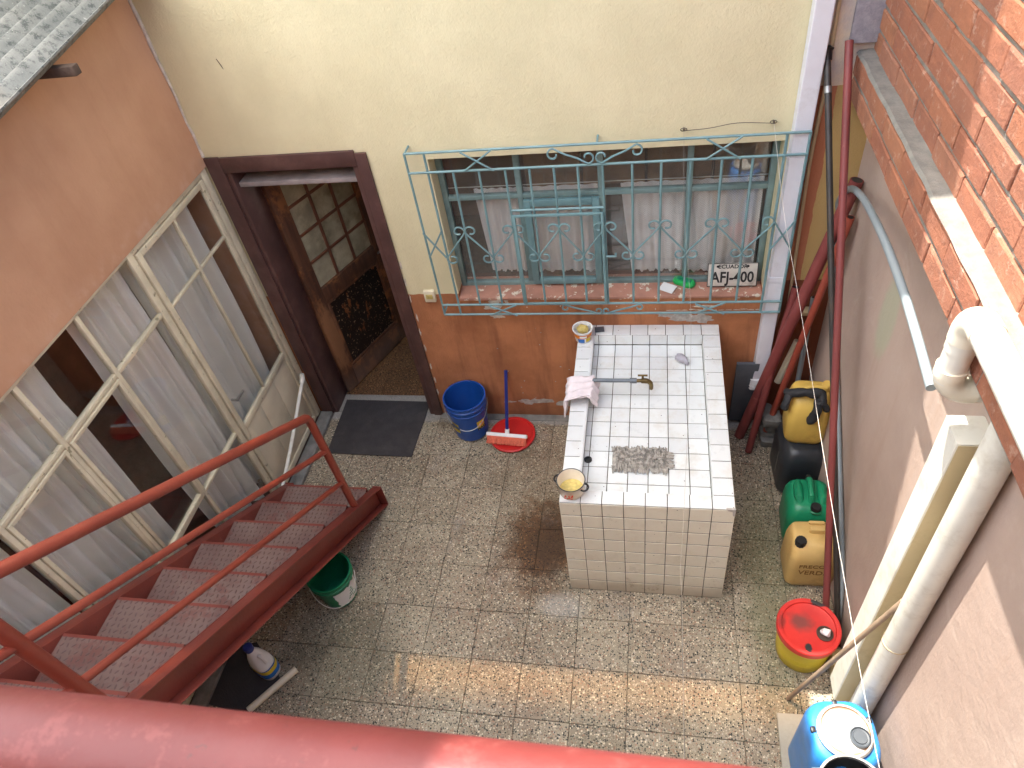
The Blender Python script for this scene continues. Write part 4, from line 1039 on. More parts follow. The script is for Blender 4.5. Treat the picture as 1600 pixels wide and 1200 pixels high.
# green can
c2 = thing('jerry_can', 'green jerry can with a long moulded handle and black cap', 'jerry can', (0.945,2.635,0.005), (0,0,rad(-2)), 'plastic jerry cans along the pink wall')
mb = MB(); mb.loft([rrect(0.265*a, 0.275*b, 0.05, 5, (0, oy), z_) for z_, a, b, oy in ((0,0.88,0.88,0),(0.012,0.96,0.96,0),(0.05,1,1,0),(0.22,1.0,1.0,0),(0.27,0.97,0.96,0.004),(0.305,0.88,0.88,0.010),(0.325,0.74,0.78,0.014),(0.330,0.6,0.66,0.014))])
mb.build('can_body', W['green'], c2, local=True, smooth=True, angle=60)
for sx in (-1,1):
    MB().tube([(sx*0.062,-0.05,0.315),(sx*0.066,-0.02,0.336),(sx*0.066,0.06,0.338),(sx*0.060,0.11,0.318)], [0.018,0.026,0.026,0.016], 12).build('shoulder', W['green'], c2, local=True, smooth=True)
MB().tube([(0,-0.045,0.322),(0,-0.025,0.362),(0,0.03,0.372),(0,0.09,0.366),(0,0.115,0.335)], [0.016,0.017,0.016,0.017,0.016], 12).build('handle', W['green'], c2, local=True, smooth=True)
MB().lathe([(0.030,0.312),(0.030,0.342),(0.026,0.348)], (0.022,-0.085,0), 20).build('cap', W['black'], c2, local=True, smooth=True)
MB().lathe([(0.034,0.300),(0.038,0.318),(0.033,0.322)], (0.022,-0.085,0), 20).build('neck', W['green_dk'], c2, local=True, smooth=True)
MB().lathe([(0.016,0.325),(0.016,0.352),(0.013,0.356)], (0.0,0.125,0), 14).build('vent_plug', W['black'], c2, local=True, smooth=True)
# black can with the upper yellow can on it
c3 = thing('jerry_can', 'black jerry can standing under the upper yellow can', 'jerry can', (0.945,3.04,0.005), (0,0,rad(3)), 'plastic jerry cans along the pink wall')
mb = MB(); can_body(mb, 0.27, 0.34, 0.40, 0.06, 0.08); mb.build('can_body', W['black_can'], c3, local=True, smooth=True, angle=60)
MB().box(-0.1365,-0.1345,-0.05,-0.035,0.10,0.30).build('mould_seam', W['steel'], c3, local=True)
c4 = thing('jerry_can', 'yellow jerry can on top of the black can with a black glove over it', 'jerry can', (0.945,3.075,0.408), (0,0,rad(-4)), 'plastic jerry cans along the pink wall')
mb = MB(); mb.loft([rrect(0.24*a, 0.235*b, 0.055*c_, 6, (0,oy), z_) for z_, a, b, c_, oy in ((0,0.80,0.80,1,0),(0.012,0.92,0.92,1,0),(0.05,1,1,1,0),(0.22,1.0,1.0,1,0),(0.29,0.96,0.93,1,0.005),(0.33,0.90,0.80,1,0.015),(0.355,0.84,0.66,0.9,0.02),(0.362,0.76,0.54,0.8,0.022))])
mb.build('can_body', W['yellow'], c4, local=True, smooth=True, angle=60)
MB().tube([(-0.075,-0.02,0.345),(-0.07,-0.015,0.385),(0.0,0.0,0.40),(0.07,0.01,0.388),(0.078,0.012,0.345)], 0.017, 12).build('handle', W['yellow'], c4, local=True, smooth=True)
MB().lathe([(0.028,0.345),(0.028,0.40),(0.024,0.405)], (0.085,0.035,0), 16).build('neck', W['yellow'], c4, local=True, smooth=True)
def lump(mb, pts, rs, n=12, nz=0.25, seed=0):
    o = len(mb.v); mb.tube(pts, rs, n)
    for i in range(o, len(mb.v)):
        p = mb.v[i]; q = Vector((mn.noise(p*22+Vector((seed,0,0))), mn.noise(p*22+Vector((0,seed,5))), mn.noise(p*22+Vector((9,0,seed)))))
        mb.v[i] = p + q*nz*max(rs)
gl = thing('rubber_glove', 'black rubber glove draped over the handle of the upper yellow can', 'glove', (0.93,3.03,0.78))
mb = MB(); lump(mb, catmull([(0.80,3.06,0.775),(0.85,3.02,0.815),(0.92,3.01,0.828),(0.98,3.0,0.822),(0.975,2.955,0.78)], 5), [0.026]*5+[0.028]*5+[0.029]*5+[0.028]*5+[0.026], 14, 0.35, 2)
mb.build('cuff', W['black_cloth'], gl, smooth=True)
mb = MB(); lump(mb, catmull([(0.965,2.975,0.81),(0.96,2.94,0.75),(0.945,2.935,0.69),(0.925,2.935,0.645)], 5), [0.025]*4+[0.026]*4+[0.029]*4+[0.029,0.024,0.018,0.010], 14, 0.22, 4)
mb.build('glove_palm', W['black_cloth'], gl, smooth=True)
mb = MB(); lump(mb, catmull([(0.985,2.96,0.79),(1.01,2.95,0.765),(1.012,2.945,0.735)], 4), [0.018]*8+[0.010], 10, 0.2, 7); mb.build('thumb', W['black_cloth'], gl, smooth=True)
mb = MB(); lump(mb, catmull([(0.82,3.04,0.79),(0.795,3.0,0.745),(0.79,2.985,0.70)], 4), [0.024]*8+[0.012], 10, 0.3, 9); mb.build('fold', W['black_cloth'], gl, smooth=True)

# ------------------------------------------------------------------ buckets
def bucket(root, rb_, rt, h, mat, n=40, rim=True, wall=0.004, ribs=()):
    prof = [(rb_*0.9,0.0),(rb_,0.008)]
    for k in range(1, 9): prof.append((lerp(rb_, rt, k/9), h*k/9))
    prof.append((rt, h-0.05))
    for z_ in (h-0.05,):
        if rim: prof += [(rt+0.005,h-0.048),(rt+0.005,h-0.04),(rt+0.001,h-0.037),(rt+0.001,h-0.006),(rt+0.007,h-0.005),(rt+0.007,h),(rt-wall,h)]
        else: prof += [(rt+0.003,h-0.004),(rt+0.003,h),(rt-wall,h)]
    prof += [(lerp(rb_,rt,0.5)-wall, h*0.5),(rb_-wall, 0.012),(0.001, 0.012)]
    prof = sorted(prof[:11], key=lambda q: q[1]) + prof[11:]
    return MB().lathe(prof, (0,0,0), n).build('shell', mat, root, local=True, smooth=True, angle=40)
def wrap(root, rfun, a0, a1, z0_, z1_, mat, name, off=0.0012, n=14, jag=0.0, seed=0):
    def fn(u, t):
        j = jag*mn.noise((u*7, t*7, seed)) if (u in (0,1) or t in (0,1)) else 0
        a = lerp(a0, a1, u) + j*4; z_ = lerp(z0_, z1_, t) + j; r_ = rfun(z_) + off
        return (r_*math.cos(a), r_*math.sin(a), z_)
    return MB().grid(fn, n, 6).build(name, mat, root, local=True, smooth=True)
bb = thing('bucket', 'blue plastic bucket with yellow stickers standing by the door casing', 'bucket', (-1.318,3.365,0.013))
bucket(bb, 0.125, 0.150, 0.37, W['blue'])
MB().lathe([(0.1475,0.275),(0.152,0.277),(0.152,0.285),(0.1475,0.287)], (0,0,0), 40, cap0=False, cap1=False).build('rib', W['blue'], bb, local=True, smooth=True)
rfn_b = lambda z_: lerp(0.125,0.150,z_/0.37)
wrap(bb, rfn_b, rad(-52), rad(-24), 0.11, 0.20, W['label_yellow'], 'sticker')
wrap(bb, rfn_b, rad(-142), rad(-112), 0.09, 0.19, W['label_yellow'], 'sticker')
mb = MB()
for a_ in (-46, -40, -33):
    r_ = rfn_b(0.16)+0.0022
    mb.tube([(r_*math.cos(rad(a_)), r_*math.sin(rad(a_)), 0.15),(r_*math.cos(rad(a_+5)), r_*math.sin(rad(a_+5)), 0.185)], 0.004, 6)
mb.build('sticker_mark', W['label_orange'], bb, local=True)
t5 = text_mesh("MAG", 0.034, W['ink'], 'sticker_lettering', 0.0005, 0.001)
r_ = rfn_b(0.13)+0.003; a_ = rad(-38)
inst('sticker_lettering', t5, (r_*math.cos(a_), r_*math.sin(a_), 0.125), bb, (rad(90),0,rad(90-38)), local=True)
def bail(root, r_, zc_, drop, a_mid, mat, name='bail_handle', grip=True):
    P = []
    for k in range(25):
        t = math.pi*k/24
        side = Vector((math.cos(a_mid+math.pi/2), math.sin(a_mid+math.pi/2), 0)); fr = Vector((math.cos(a_mid), math.sin(a_mid), 0))
        p = side*math.cos(t)*(r_+0.012) + fr*math.sin(t)*(r_+0.006)*1.0
        P.append((p.x, p.y, zc_ - drop*math.sin(t)))
    o_ = MB().tube(P, 0.0025, 6).build(name, mat, root, local=True, smooth=True)
    if grip: MB().tube(P[15:19], 0.008, 8).build('grip', W['black'], o_, local=True, smooth=True)
bail(bb, 0.150, 0.325, 0.17, rad(-80), W['steel'])
bt = thing('spray_bottle', 'white and pale blue plastic bottle lying inside the blue bucket', 'bottle', (-1.30,3.385,0.10), (rad(70),rad(25),rad(-30)))
MB().lathe([(0.022,-0.07),(0.028,-0.06),(0.028,0.03),(0.012,0.06),(0.012,0.08)], (0,0,0), 18).build('body', W['white_pl'], bt, local=True, smooth=True)
MB().lathe([(0.014,0.08),(0.014,0.11),(0.010,0.115)], (0,0,0), 14).build('cap', W['label_blue'], bt, local=True, smooth=True)
# red lid on the floor
rl = thing('red_disc', 'round red plastic lid lying on the floor under the broom', 'lid', (-1.0,3.315,0.0125))
MB().lathe([(0.165,0),(0.172,0.006),(0.172,0.016),(0.165,0.020),(0.155,0.020),(0.150,0.012),(0.02,0.012),(0.001,0.012)], (0,0,0), 44).build('disc', W['red'], rl, local=True, smooth=True, angle=30)
MB().lathe([(0.020,0.012),(0.022,0.020),(0.014,0.022),(0.013,0.014),(0.001,0.014)], (0.10,-0.03,0), 18).build('spout_ring', W['residue'], rl, local=True, smooth=True)
# broom
br = thing('broom', 'short broom with navy handle and coral bristles leaning on the brown wall', 'broom', (-1.03,3.28,0.04))
MB().tube([(-1.028,3.29,0.085),(-1.014,3.508,0.50)], 0.0125, 12).build('handle', W['navy'], br, smooth=True)
MB().tube([(-1.0285,3.281,0.068),(-1.027,3.299,0.102)], 0.017, 12).build('socket', W['white_pl'], br, smooth=True)
ax = Vector((0.158,-0.012,0)); nrm = Vector((0,-0.72,-0.55)).normalized(); wd_ = ax.normalized().cross(nrm)
hc = Vector((-1.03,3.268,0.066))
MB().obox(hc, ax*0.97, wd_*0.022, nrm*0.014).build('head', W['white_pl'], br, bevel=0.006)
mb = MB(); rr = random.Random(5)
for i in range(64):
    for j in range(5):
        b0_ = hc + ax*lerp(-0.93,0.93,(i+0.5)/64) + wd_*lerp(-0.018,0.018,(j+0.5)/5) + nrm*0.0135
        b1_ = b0_ + nrm*(0.055+rr.uniform(-0.004,0.004)) + ax.normalized()*rr.uniform(-0.006,0.006) + wd_*((j-2)*0.006+rr.uniform(-0.003,0.003)) + Vector((0,0,-0.004))
        if b1_.z < 0.033: b1_.z = 0.033
        mb.tube([b0_, b1_], [0.0032,0.0026], 4)
o = mb.build('bristles', W['coral'], br); o['kind'] = 'stuff'
# green bucket under the stairs
gbk = thing('bucket', 'dark green bucket with a torn white label beside the stair stringer', 'bucket', (-1.925,1.965,0.003), (0,0,rad(10)))
bucket(gbk, 0.108, 0.135, 0.27, W['green_dk'])
rfg = lambda z_: lerp(0.108,0.135,z_/0.27)
def torn(u, t):
    a = lerp(rad(-78), rad(10), u); z_ = lerp(0.03, 0.19, t)
    e = min(u, 1-u, t, 1-t)
    if e < 0.02: z_ += 0.02*mn.noise((u*8, t*8, 1)); a += 0.22*mn.noise((u*8, t*8, 4))
    r_ = rfg(z_) + 0.0015; return (r_*math.cos(a), r_*math.sin(a), z_)
MB().grid(torn, 24, 14).build('torn_label', W['paper'], gbk, local=True, smooth=True)
mb = MB()
for q in range(5):
    z_ = 0.07+0.02*q; r_ = rfg(z_)+0.003; mb.tube([(r_*math.cos(rad(a_)), r_*math.sin(rad(a_)), z_+0.004*math.sin(a_+q)) for a_ in range(-44+q*4, -6-q*3, 6)], 0.0022, 4)
mb.build('label_mark', W['green_dk'], gbk, local=True)
bail(gbk, 0.135, 0.22, 0.15, rad(-80), W['pvc'], grip=False)
# yellow bucket with red lid
yb = thing('bucket', 'yellow bucket closed with a stained red lid next to the pink wall', 'bucket', (0.832,1.83,0.003), (0,0,rad(-8)))
MB().lathe([(0.118,0),(0.130,0.01),(0.138,0.10),(0.145,0.22),(0.150,0.235),(0.150,0.26),(0.14,0.27)], (0,0,0), 44).build('shell', W['bucket_yellow'], yb, local=True, smooth=True, angle=50)
n = NT('stained_red_lid'); v_ = n.obj
c_ = n.mix(n.step(n.noise(v_, 7, 5), 0.3, 0.7), srgb(196,40,38), srgb(214,54,46))
gm = n.blob(v_, (-0.035,0.02,0.3), (0.085,0.075,1), 0.2, 1.0, n.noise(v_, 14, 5), 0.5)
c_ = n.mix(n.math('MULTIPLY', gm, 0.75), c_, srgb(86,66,60))
g2 = n.blob(v_, (0.0,-0.115,0.3), (0.022,0.03,1), 0.7, 1.0, n.noise(v_, 30, 4), 0.5)
c_ = n.mix(g2, c_, srgb(48,46,46))
g3 = n.blob(v_, (0.05,0.145,0.3), (0.06,0.022,1), 0.7, 1.0, n.noise(v_, 24, 4), 0.5)
c_ = n.mix(g3, c_, srgb(48,46,46))
g4 = n.blob(v_, (-0.135,0.0,0.3), (0.03,0.06,1), 0.3, 1.0, n.noise(v_, 24, 4), 0.6)
c_ = n.mix(n.math('MULTIPLY', g4, 0.6), c_, srgb(90,50,46))
W['red_lid'] = n.fin(c_, 0.4)
MB().lathe([(0.151,0.245),(0.158,0.247),(0.160,0.285),(0.156,0.292),(0.150,0.292),(0.136,0.290),(0.133,0.280),(0.126,0.278),(0.02,0.281),(0.001,0.281)], (0,0,0), 48).build('lid', W['red_lid'], yb, local=True, smooth=True, angle=28)
MB().lathe([(0.040,0.279),(0.042,0.288),(0.036,0.291),(0.033,0.284),(0.001,0.284)], (0.078,-0.022,0), 24).build('spout_ring', W['old_wood'], yb, local=True, smooth=True)
mb = MB(); lump(mb, [(0.065,-0.018,0.286),(0.075,-0.022,0.306),(0.088,-0.028,0.312),(0.098,-0.034,0.292)], [0.012,0.017,0.015,0.008], 10, 0.3, 3); mb.build('plastic_plug', W['white_pl'], yb, local=True, smooth=True)
wrap(yb, lambda z_: 0.1385, rad(-118), rad(-84), 0.10, 0.18, W['label_yellow'], 'faded_label')
# blue drum with a white lid
dr = thing('plastic_drum', 'bright blue square shouldered drum with a white rusty lid in the sun', 'drum', (0.842,1.205,0.006), (0,0,rad(4)))
prof = [(0,0.88,0.05),(0.012,0.95,0.06),(0.05,1,0.07),(0.28,1.0,0.075),(0.50,1.0,0.08),(0.545,0.985,0.088),(0.57,0.95,0.095),(0.583,0.88,0.10)]
MB().loft([rrect(0.285*k, 0.285*k, r_, 7, z=z_) for z_, k, r_ in prof]).build('drum_body', W['blue_lt'], dr, local=True, smooth=True, angle=50)
MB().lathe([(0.106,0.56),(0.110,0.565),(0.110,0.605),(0.106,0.610),(0.101,0.610),(0.098,0.600),(0.001,0.601)], (0.0,0.0,0), 44).build('lid', W['lid_metal'], dr, local=True, smooth=True, angle=28)
MB().lathe([(0.110,0.584),(0.115,0.586),(0.115,0.600),(0.110,0.602)], (0,0,0), 44, cap0=False, cap1=False).build('clamp_ring', W['steel'], dr, local=True, smooth=True)
MB().lathe([(0.042,0.603),(0.043,0.616),(0.038,0.619),(0.036,0.613),(0.028,0.612),(0.027,0.618),(0.001,0.618)], (0.052,-0.028,0), 28).build('bung', W['grey_dark'], dr, local=True, smooth=True, angle=28)
for (a_, r_) in ((95,0.124),(176,0.126),(25,0.128)):
    MB().obox((r_*math.cos(rad(a_)), r_*math.sin(rad(a_)), 0.577), (0.010,0,0), (0,0.013,0), (0,0,0.012)).build('lug', W['black'], dr, local=True, bevel=0.004)
# grey bin in front
bn = thing('bucket', 'empty grey bucket with black inside nearest the balcony in front of the blue drum', 'bucket', (0.815,0.948,0.003))
bucket(bn, 0.10, 0.132, 0.68, W['grey_dark'], rim=False)
MB().lathe([(0.100,0.02),(0.1255,0.672)], (0,0,0), 40, cap0=True, cap1=False).build('liner', W['black'], bn, local=True, smooth=True)
MB().lathe([(0.1265,0.670),(0.1375,0.672),(0.1375,0.684),(0.1275,0.684)], (0,0,0), 40, cap0=False, cap1=False).build('rim', W['steel'], bn, local=True, smooth=True)
MB().tube([(-0.138,0.02,0.60),(-0.150,0.035,0.63),(-0.140,0.075,0.655),(-0.112,0.075,0.662)], 0.004, 6).build('wire_handle', W['pvc'], bn, local=True, smooth=True)
slb = MB().prism([(0.668,1.472,0.005),(0.79,1.476,0.005),(0.985,1.476,0.005),(0.985,0.75,0.005),(0.655,0.75,0.005)], (0,0,0.022))
tag(slb.build('floor_slab', W['cardboard'], bevel=0.003), 'thin pale grey slab lying on the floor under the blue drum', 'slab')
pole('broomstick', 'grey brown wooden stick leaning from the floor across the downpipes', (0.735,1.555,0.012), (0.958,1.452,1.305), 0.0115, W['stick'], None, False, 'stick')

# ------------------------------------------------------------------ laundry basin
lb = thing('laundry_basin', 'white tiled concrete laundry basin standing against the house wall', 'basin', (-0.015, 2.8, 0))
BX0, BX1, BY0, BY1, BZ = -0.46, 0.43, 2.11, 3.515, 0.91
IX0, IX1, IY0, IY1, IZ = -0.362, 0.327, 2.195, 3.425, 0.825
gtk = 0.004
core = MB(); e = 0.0024
core.box(BX0+e, BX1-e, BY0+e, YB-0.002, 0, IZ-0.0030)
core.box(BX0+e, IX0-e, BY0+e, YB-0.002, IZ-0.0029, BZ-0.0032); core.box(IX1+e, BX1-e, BY0+e, YB-0.002, IZ-0.0029, BZ-0.0032)
core.box(IX0-e, IX1+e, BY0+e, IY0-e, IZ-0.0029, BZ-0.0034); core.box(IX0-e, IX1+e, IY1+e, YB-0.002, IZ-0.0029, BZ-0.0034)
core.build('core', W['grout'], lb)
tm = tile_mesh('tile', 1, 1, 0.0058, 0.0015, W['tile'])
def unit_tile(mat, seed=0):
    a = 0.5; k = 0.012
    V = [(-a,-a,-1),(a,-a,-1),(a,a,-1),(-a,a,-1),(-a,-a,-0.25),(a,-a,-0.25),(a,a,-0.25),(-a,a,-0.25),(-a+k,-a+k,0),(a-k,-a+k,0),(a-k,a-k,0),(-a+k,a-k,0)]
    F = [(i,(i+1)%4,4+(i+1)%4,4+i) for i in range(4)] + [(4+i,4+(i+1)%4,8+(i+1)%4,8+i) for i in range(4)] + [(8,9,10,11)]
    return MB().add(V, F).mesh('tile', mat, recalc=False)
UT, UF = unit_tile(W['tile']), unit_tile(W['tile_front'])
def put_tile(me, c, w_, h_, rot, gap=0.0042, gh=None):
    j = lambda s_: R.gauss(0, s_)
    inst('tile', me, (c[0], c[1], c[2]), lb, (rot[0]+j(0.004), rot[1]+j(0.004), rot[2]+j(0.003)), (max(w_-gap,0.004), max(h_-(gh or gap),0.004), 0.0062))
# front face
fx = [BX0 + (BX1-BX0)*k/8 for k in range(9)]; fz_ = [0.0] + [BZ-0.006-0.1125*k for k in range(8)][::-1]
fz_[0] = 0.002
for i in range(8):
    for j in range(8):
        put_tile(UF, ((fx[i]+fx[i+1])/2, BY0, (fz_[j]+fz_[j+1])/2), fx[i+1]-fx[i], fz_[j+1]-fz_[j], (rad(90),0,0), gh=0.0075)
# rim tops
for i in range(8): put_tile(UT, ((fx[i]+fx[i+1])/2, (BY0+IY0)/2, BZ), fx[i+1]-fx[i], IY0-BY0, (0,0,0))
for i in range(8): put_tile(UT, ((fx[i]+fx[i+1])/2, (IY1+YB)/2, BZ), fx[i+1]-fx[i], YB-IY1-0.004, (0,0,0))
rows = [IY0 + 0.1118*k for k in range(12)]
for j in range(11):
    ya_, yb_ = rows[j], rows[j+1]
    put_tile(UT, ((BX0+IX0)/2, (ya_+yb_)/2, BZ), IX0-BX0, yb_-ya_, (0,0,0)); put_tile(UT, ((IX1+BX1)/2, (ya_+yb_)/2, BZ), BX1-IX1, yb_-ya_, (0,0,0))
    put_tile(UT, (IX0, (ya_+yb_)/2, (BZ+IZ)/2), yb_-ya_, BZ-IZ-0.004, (rad(90),0,rad(90))); put_tile(UT, (IX1, (ya_+yb_)/2, (BZ+IZ)/2), yb_-ya_, BZ-IZ-0.004, (rad(90),0,rad(-90)))
cx = [IX0,-0.330,-0.222,-0.112,-0.002,0.108,0.218,IX1]
for i in range(7):
    for j in range(11):
        put_tile(UT, ((cx[i]+cx[i+1])/2, (rows[j]+rows[j+1])/2, IZ), cx[i+1]-cx[i], rows[j+1]-rows[j], (0,0,0))
    put_tile(UT, ((cx[i]+cx[i+1])/2, IY1, (BZ+IZ)/2), cx[i+1]-cx[i], BZ-IZ-0.004, (rad(90),0,0)); put_tile(UT, ((cx[i]+cx[i+1])/2, IY0, (BZ+IZ)/2), cx[i+1]-cx[i], BZ-IZ-0.004, (rad(90),0,rad(180)))
# rounded nosing on the inner edge of the left rim
MB().tube([(IX0-0.004,IY0,BZ-0.012),(IX0-0.004,IY1,BZ-0.012)], 0.013, 10).build('rim_nosing', W['tile'], lb, smooth=True)
st_ = MB()
for xs_, sg in ((BX0,-1),(BX1,1)):
    for j in range(12):
        for k in range(8):
            ya_, yb_ = BY0+0.118*j+0.002, BY0+0.118*(j+1)-0.0015
            st_.box(min(xs_, xs_-sg*0.005), max(xs_, xs_-sg*0.005), ya_, yb_, fz_[k]+0.0017, fz_[k+1]-0.0017)
o = st_.build('side_tiles', W['tile_front'], lb); o['kind'] = 'stuff'
MB().prism([(BX1+0.001,BY0-0.0025,BZ+0.0012),(BX1-0.045,BY0-0.0025,BZ+0.0012),(BX1-0.036,BY0-0.0025,BZ-0.010),(BX1-0.014,BY0-0.0025,BZ-0.016),(BX1-0.010,BY0-0.0025,BZ-0.050),(BX1+0.001,BY0-0.0025,BZ-0.058)], (0,0.012,0)).build('chipped_corner', W['flake_grey'], lb)
drn = MB().lathe([(0.022,0),(0.022,0.008),(0.015,0.009),(0.014,0.003),(0.001,0.003)], (-0.335,2.462,IZ+0.001), 20).build('drain', W['black'], lb, smooth=True)
# tap on its pipe
tp = thing('water_tap', 'brass tap on a grey pipe reaching over the basin from the left rim', 'tap', (-0.2,2.955,0.97))
MB().tube([(-0.415,2.955,0.80+0.12),(-0.415,2.955,0.955),(-0.40,2.955,0.968),(-0.10,2.955,0.968)], 0.012, 12).build('supply_pipe', W['steel_pipe'], tp, smooth=True)
MB().tube([(-0.115,2.955,0.968),(-0.075,2.955,0.968)], 0.0165, 12).build('coupling', W['steel_pipe'], tp, smooth=True)
MB().tube(catmull([(-0.076,2.955,0.968),(-0.045,2.955,0.968),(-0.01,2.953,0.966),(0.008,2.95,0.945),(0.010,2.948,0.905)], 5), [0.011]*5+[0.016]*5+[0.014]*5+[0.012]*5+[0.009], 12).build('tap_body', W['brass'], tp, smooth=True)
hb = MB().tube([(-0.04,2.955,0.975),(-0.04,2.955,1.012)], 0.007, 8); hb.tube([(-0.068,2.955,1.012),(-0.012,2.955,1.012)], 0.006, 8); hb.build('tap_handle', W['brass'], tp, smooth=True)
# rag over the pipe and rim
def ragfn(u, t):
    # hangs over the left rim: t 0 inside .. 1 down the outside
    x = lerp(-0.30, -0.485, min(1, t*1.5)); 
    z_ = 0.99 - 0.02*abs(2*t-0.7)
    if t > 0.62: x = -0.485 - 0.012*(t-0.62); z_ = 0.972 - (t-0.62)*0.30
    if t < 0.12: z_ = 0.965 - (0.12-t)*0.55
    y = lerp(2.80, 2.985, u) - 0.05*t*(1-u)
    f = 0.016*mn.noise((u*6, t*5, 2)) + 0.012*math.sin(u*22+t*3)
    return Vector((x + 0.6*f, y + 0.5*f, z_ + f*0.8))
rg = MB().grid(ragfn, 40, 40)
cl_ = rg.build('rag', W['cloth'], smooth=True, angle=180)
md = cl_.modifiers.new('thick', 'SOLIDIFY'); md.thickness = 0.006
tag(cl_, 'white rag draped over the left rim of the basin by the pipe', 'rag')
mb = MB(); lump(mb, catmull([(0.155,3.28,IZ+0.020),(0.185,3.275,IZ+0.032),(0.215,3.245,IZ+0.024),(0.228,3.225,IZ+0.014)], 5), [0.014]*2+[0.024]*8+[0.018]*4+[0.014,0.008], 14, 0.5, 6)
tag(mb.build('cloth_scrap', W['rag'], smooth=True, angle=180), 'crumpled grey white cloth scrap lying in the back of the basin', 'cloth')
# mop pad
mp = thing('mop_pad', 'grey fringed mop head lying flat in the front of the basin', 'mop', (-0.05,2.47,IZ))
MB().loft([rrect(0.30*k, 0.12*k, 0.03, 4, (-0.05,2.468), z_) for z_, k in ((IZ+0.003,0.96),(IZ+0.014,1.0),(IZ+0.022,0.94))]).build('pad', W['mop'], mp, smooth=True)
mb = MB(); rr = random.Random(9)
def strand(p, ang, L, lift):
    q = Vector((math.cos(ang), math.sin(ang), 0)); pts = [p, p + q*L*0.45 + Vector((0,0,lift)), p + q*L + Vector((rr.uniform(-.006,.006), rr.uniform(-.006,.006), -lift*0.6))]
    for k in range(3):
        if pts[k].z < IZ+0.005: pts[k].z = IZ+0.005
    mb.tube(pts, [0.0040,0.0046,0.0034], 5)
for k in range(210):
    y_ = rr.uniform(-0.05,0.05); a_ = (90 if y_ > 0 else -90) if rr.random() < 0.8 else rr.choice((0,180))
    strand(Vector((-0.05+rr.uniform(-0.125,0.145), 2.468+y_*0.9, IZ+0.020)), rad(a_)+rr.gauss(0,0.55), rr.uniform(0.035,0.055), rr.uniform(0.006,0.020))
for k in range(56):
    x_ = -0.05+lerp(-0.15,0.15,k/55)
    strand(Vector((x_,2.42,IZ+0.012)), rad(-90)+rr.gauss(0,0.22), rr.uniform(0.034,0.052), 0.004); strand(Vector((x_,2.517,IZ+0.012)), rad(90)+rr.gauss(0,0.22), rr.uniform(0.03,0.05), 0.004)
for k in range(16):
    y_ = 2.468+lerp(-0.05,0.05,k/15); strand(Vector((0.085,y_,IZ+0.012)), rr.gauss(0,0.2), 0.05, 0.004)
o = mb.build('fringe', W['mop'], mp, smooth=True); o['kind'] = 'stuff'
# enamel pot at the front left corner
pt = thing('enamel_pot', 'cream enamel pot with dark rim on the front left corner of the basin', 'pot', (-0.397,2.185,BZ+0.003))
MB().lathe([(0.058,0),(0.066,0.006),(0.070,0.03),(0.072,0.088),(0.076,0.092),(0.073,0.094),(0.069,0.088),(0.066,0.02),(0.055,0.008),(0.001,0.007)], (0,0,0), 36).build('shell', W['enamel'], pt, local=True, smooth=True, angle=50)
MB().lathe([(0.0735,0.0905),(0.0775,0.0925),(0.075,0.0965),(0.0715,0.0935)], (0,0,0), 36, cap0=False, cap1=False).build('dark_rim', W['grey_dark'], pt, local=True, smooth=True)
MB().lathe([(0.064,0.0185),(0.04,0.021),(0.001,0.022)], (0,0,0), 28, cap0=False).build('residue', W['residue'], pt, local=True, smooth=True)
for sg in (1,-1):
    a0 = rad(-20 if sg > 0 else 160)
    P = [((0.070+0.026*math.sin(q))*math.cos(a0+0.32*math.cos(q)), (0.070+0.026*math.sin(q))*math.sin(a0+0.32*math.cos(q)), 0.068) for q in [math.pi*k/10 for k in range(11)]]
    MB().tube(P, 0.005, 8).build('handle', W['black'], pt, local=True, smooth=True)
mb = MB(); rr = random.Random(4)
for k in range(16):
    a_ = rad(rr.uniform(-125,-80)); z_ = rr.uniform(0.02,0.055); r_ = 0.0725
    mb.tube([(r_*math.cos(a_), r_*math.sin(a_), z_),(r_*math.cos(a_+0.09), r_*math.sin(a_+0.09), z_+rr.uniform(-.008,.008))], [0.003,0.0015], 5)
mb.build('floral_print', W['label_red'], pt, local=True)
# margarine tub at the back left corner
tb = thing('plastic_tub', 'white margarine tub with orange and blue print on the back left corner of the basin', 'tub', (-0.425,3.388,BZ+0.003))
MB().lathe([(0.047,0),(0.050,0.004),(0.061,0.088),(0.066,0.089),(0.066,0.094),(0.059,0.093),(0.047,0.006),(0.001,0.006)], (0,0,0), 32).build('shell', W['white_pl'], tb, local=True, smooth=True, angle=40)
rt_ = lambda z_: lerp(0.050,0.061,z_/0.088)
wrap(tb, rt_, rad(-170), rad(-10), 0.045, 0.075, W['label_orange'], 'orange_band'); wrap(tb, rt_, rad(-120), rad(-75), 0.008, 0.043, W['label_blue'], 'blue_mark'); wrap(tb, rt_, rad(-65), rad(-25), 0.012, 0.043, W['label_yellow'], 'yellow_mark')
wrap(tb, rt_, rad(-105), rad(-60), 0.052, 0.068, W['white_pl'], 'white_mark', 0.002)
mb = MB(); lump(mb, [(-0.035,0.0,0.070),(-0.01,0.01,0.078),(0.015,-0.005,0.076),(0.036,-0.008,0.070)], [0.016,0.026,0.026,0.014], 10, 0.4, 8); mb.build('yellow_sponge', W['residue'], tb, local=True, smooth=True)
sc = MB().obox((-0.325,3.47,BZ+0.010), (0.03,0.004,0), (-0.003,0.022,0), (0,0,0.006))
tag(sc.build('scouring_pad', W['grey_dark'], bevel=0.003), 'small dark grey scouring pad on the back rim next to the margarine tub', 'scouring pad')

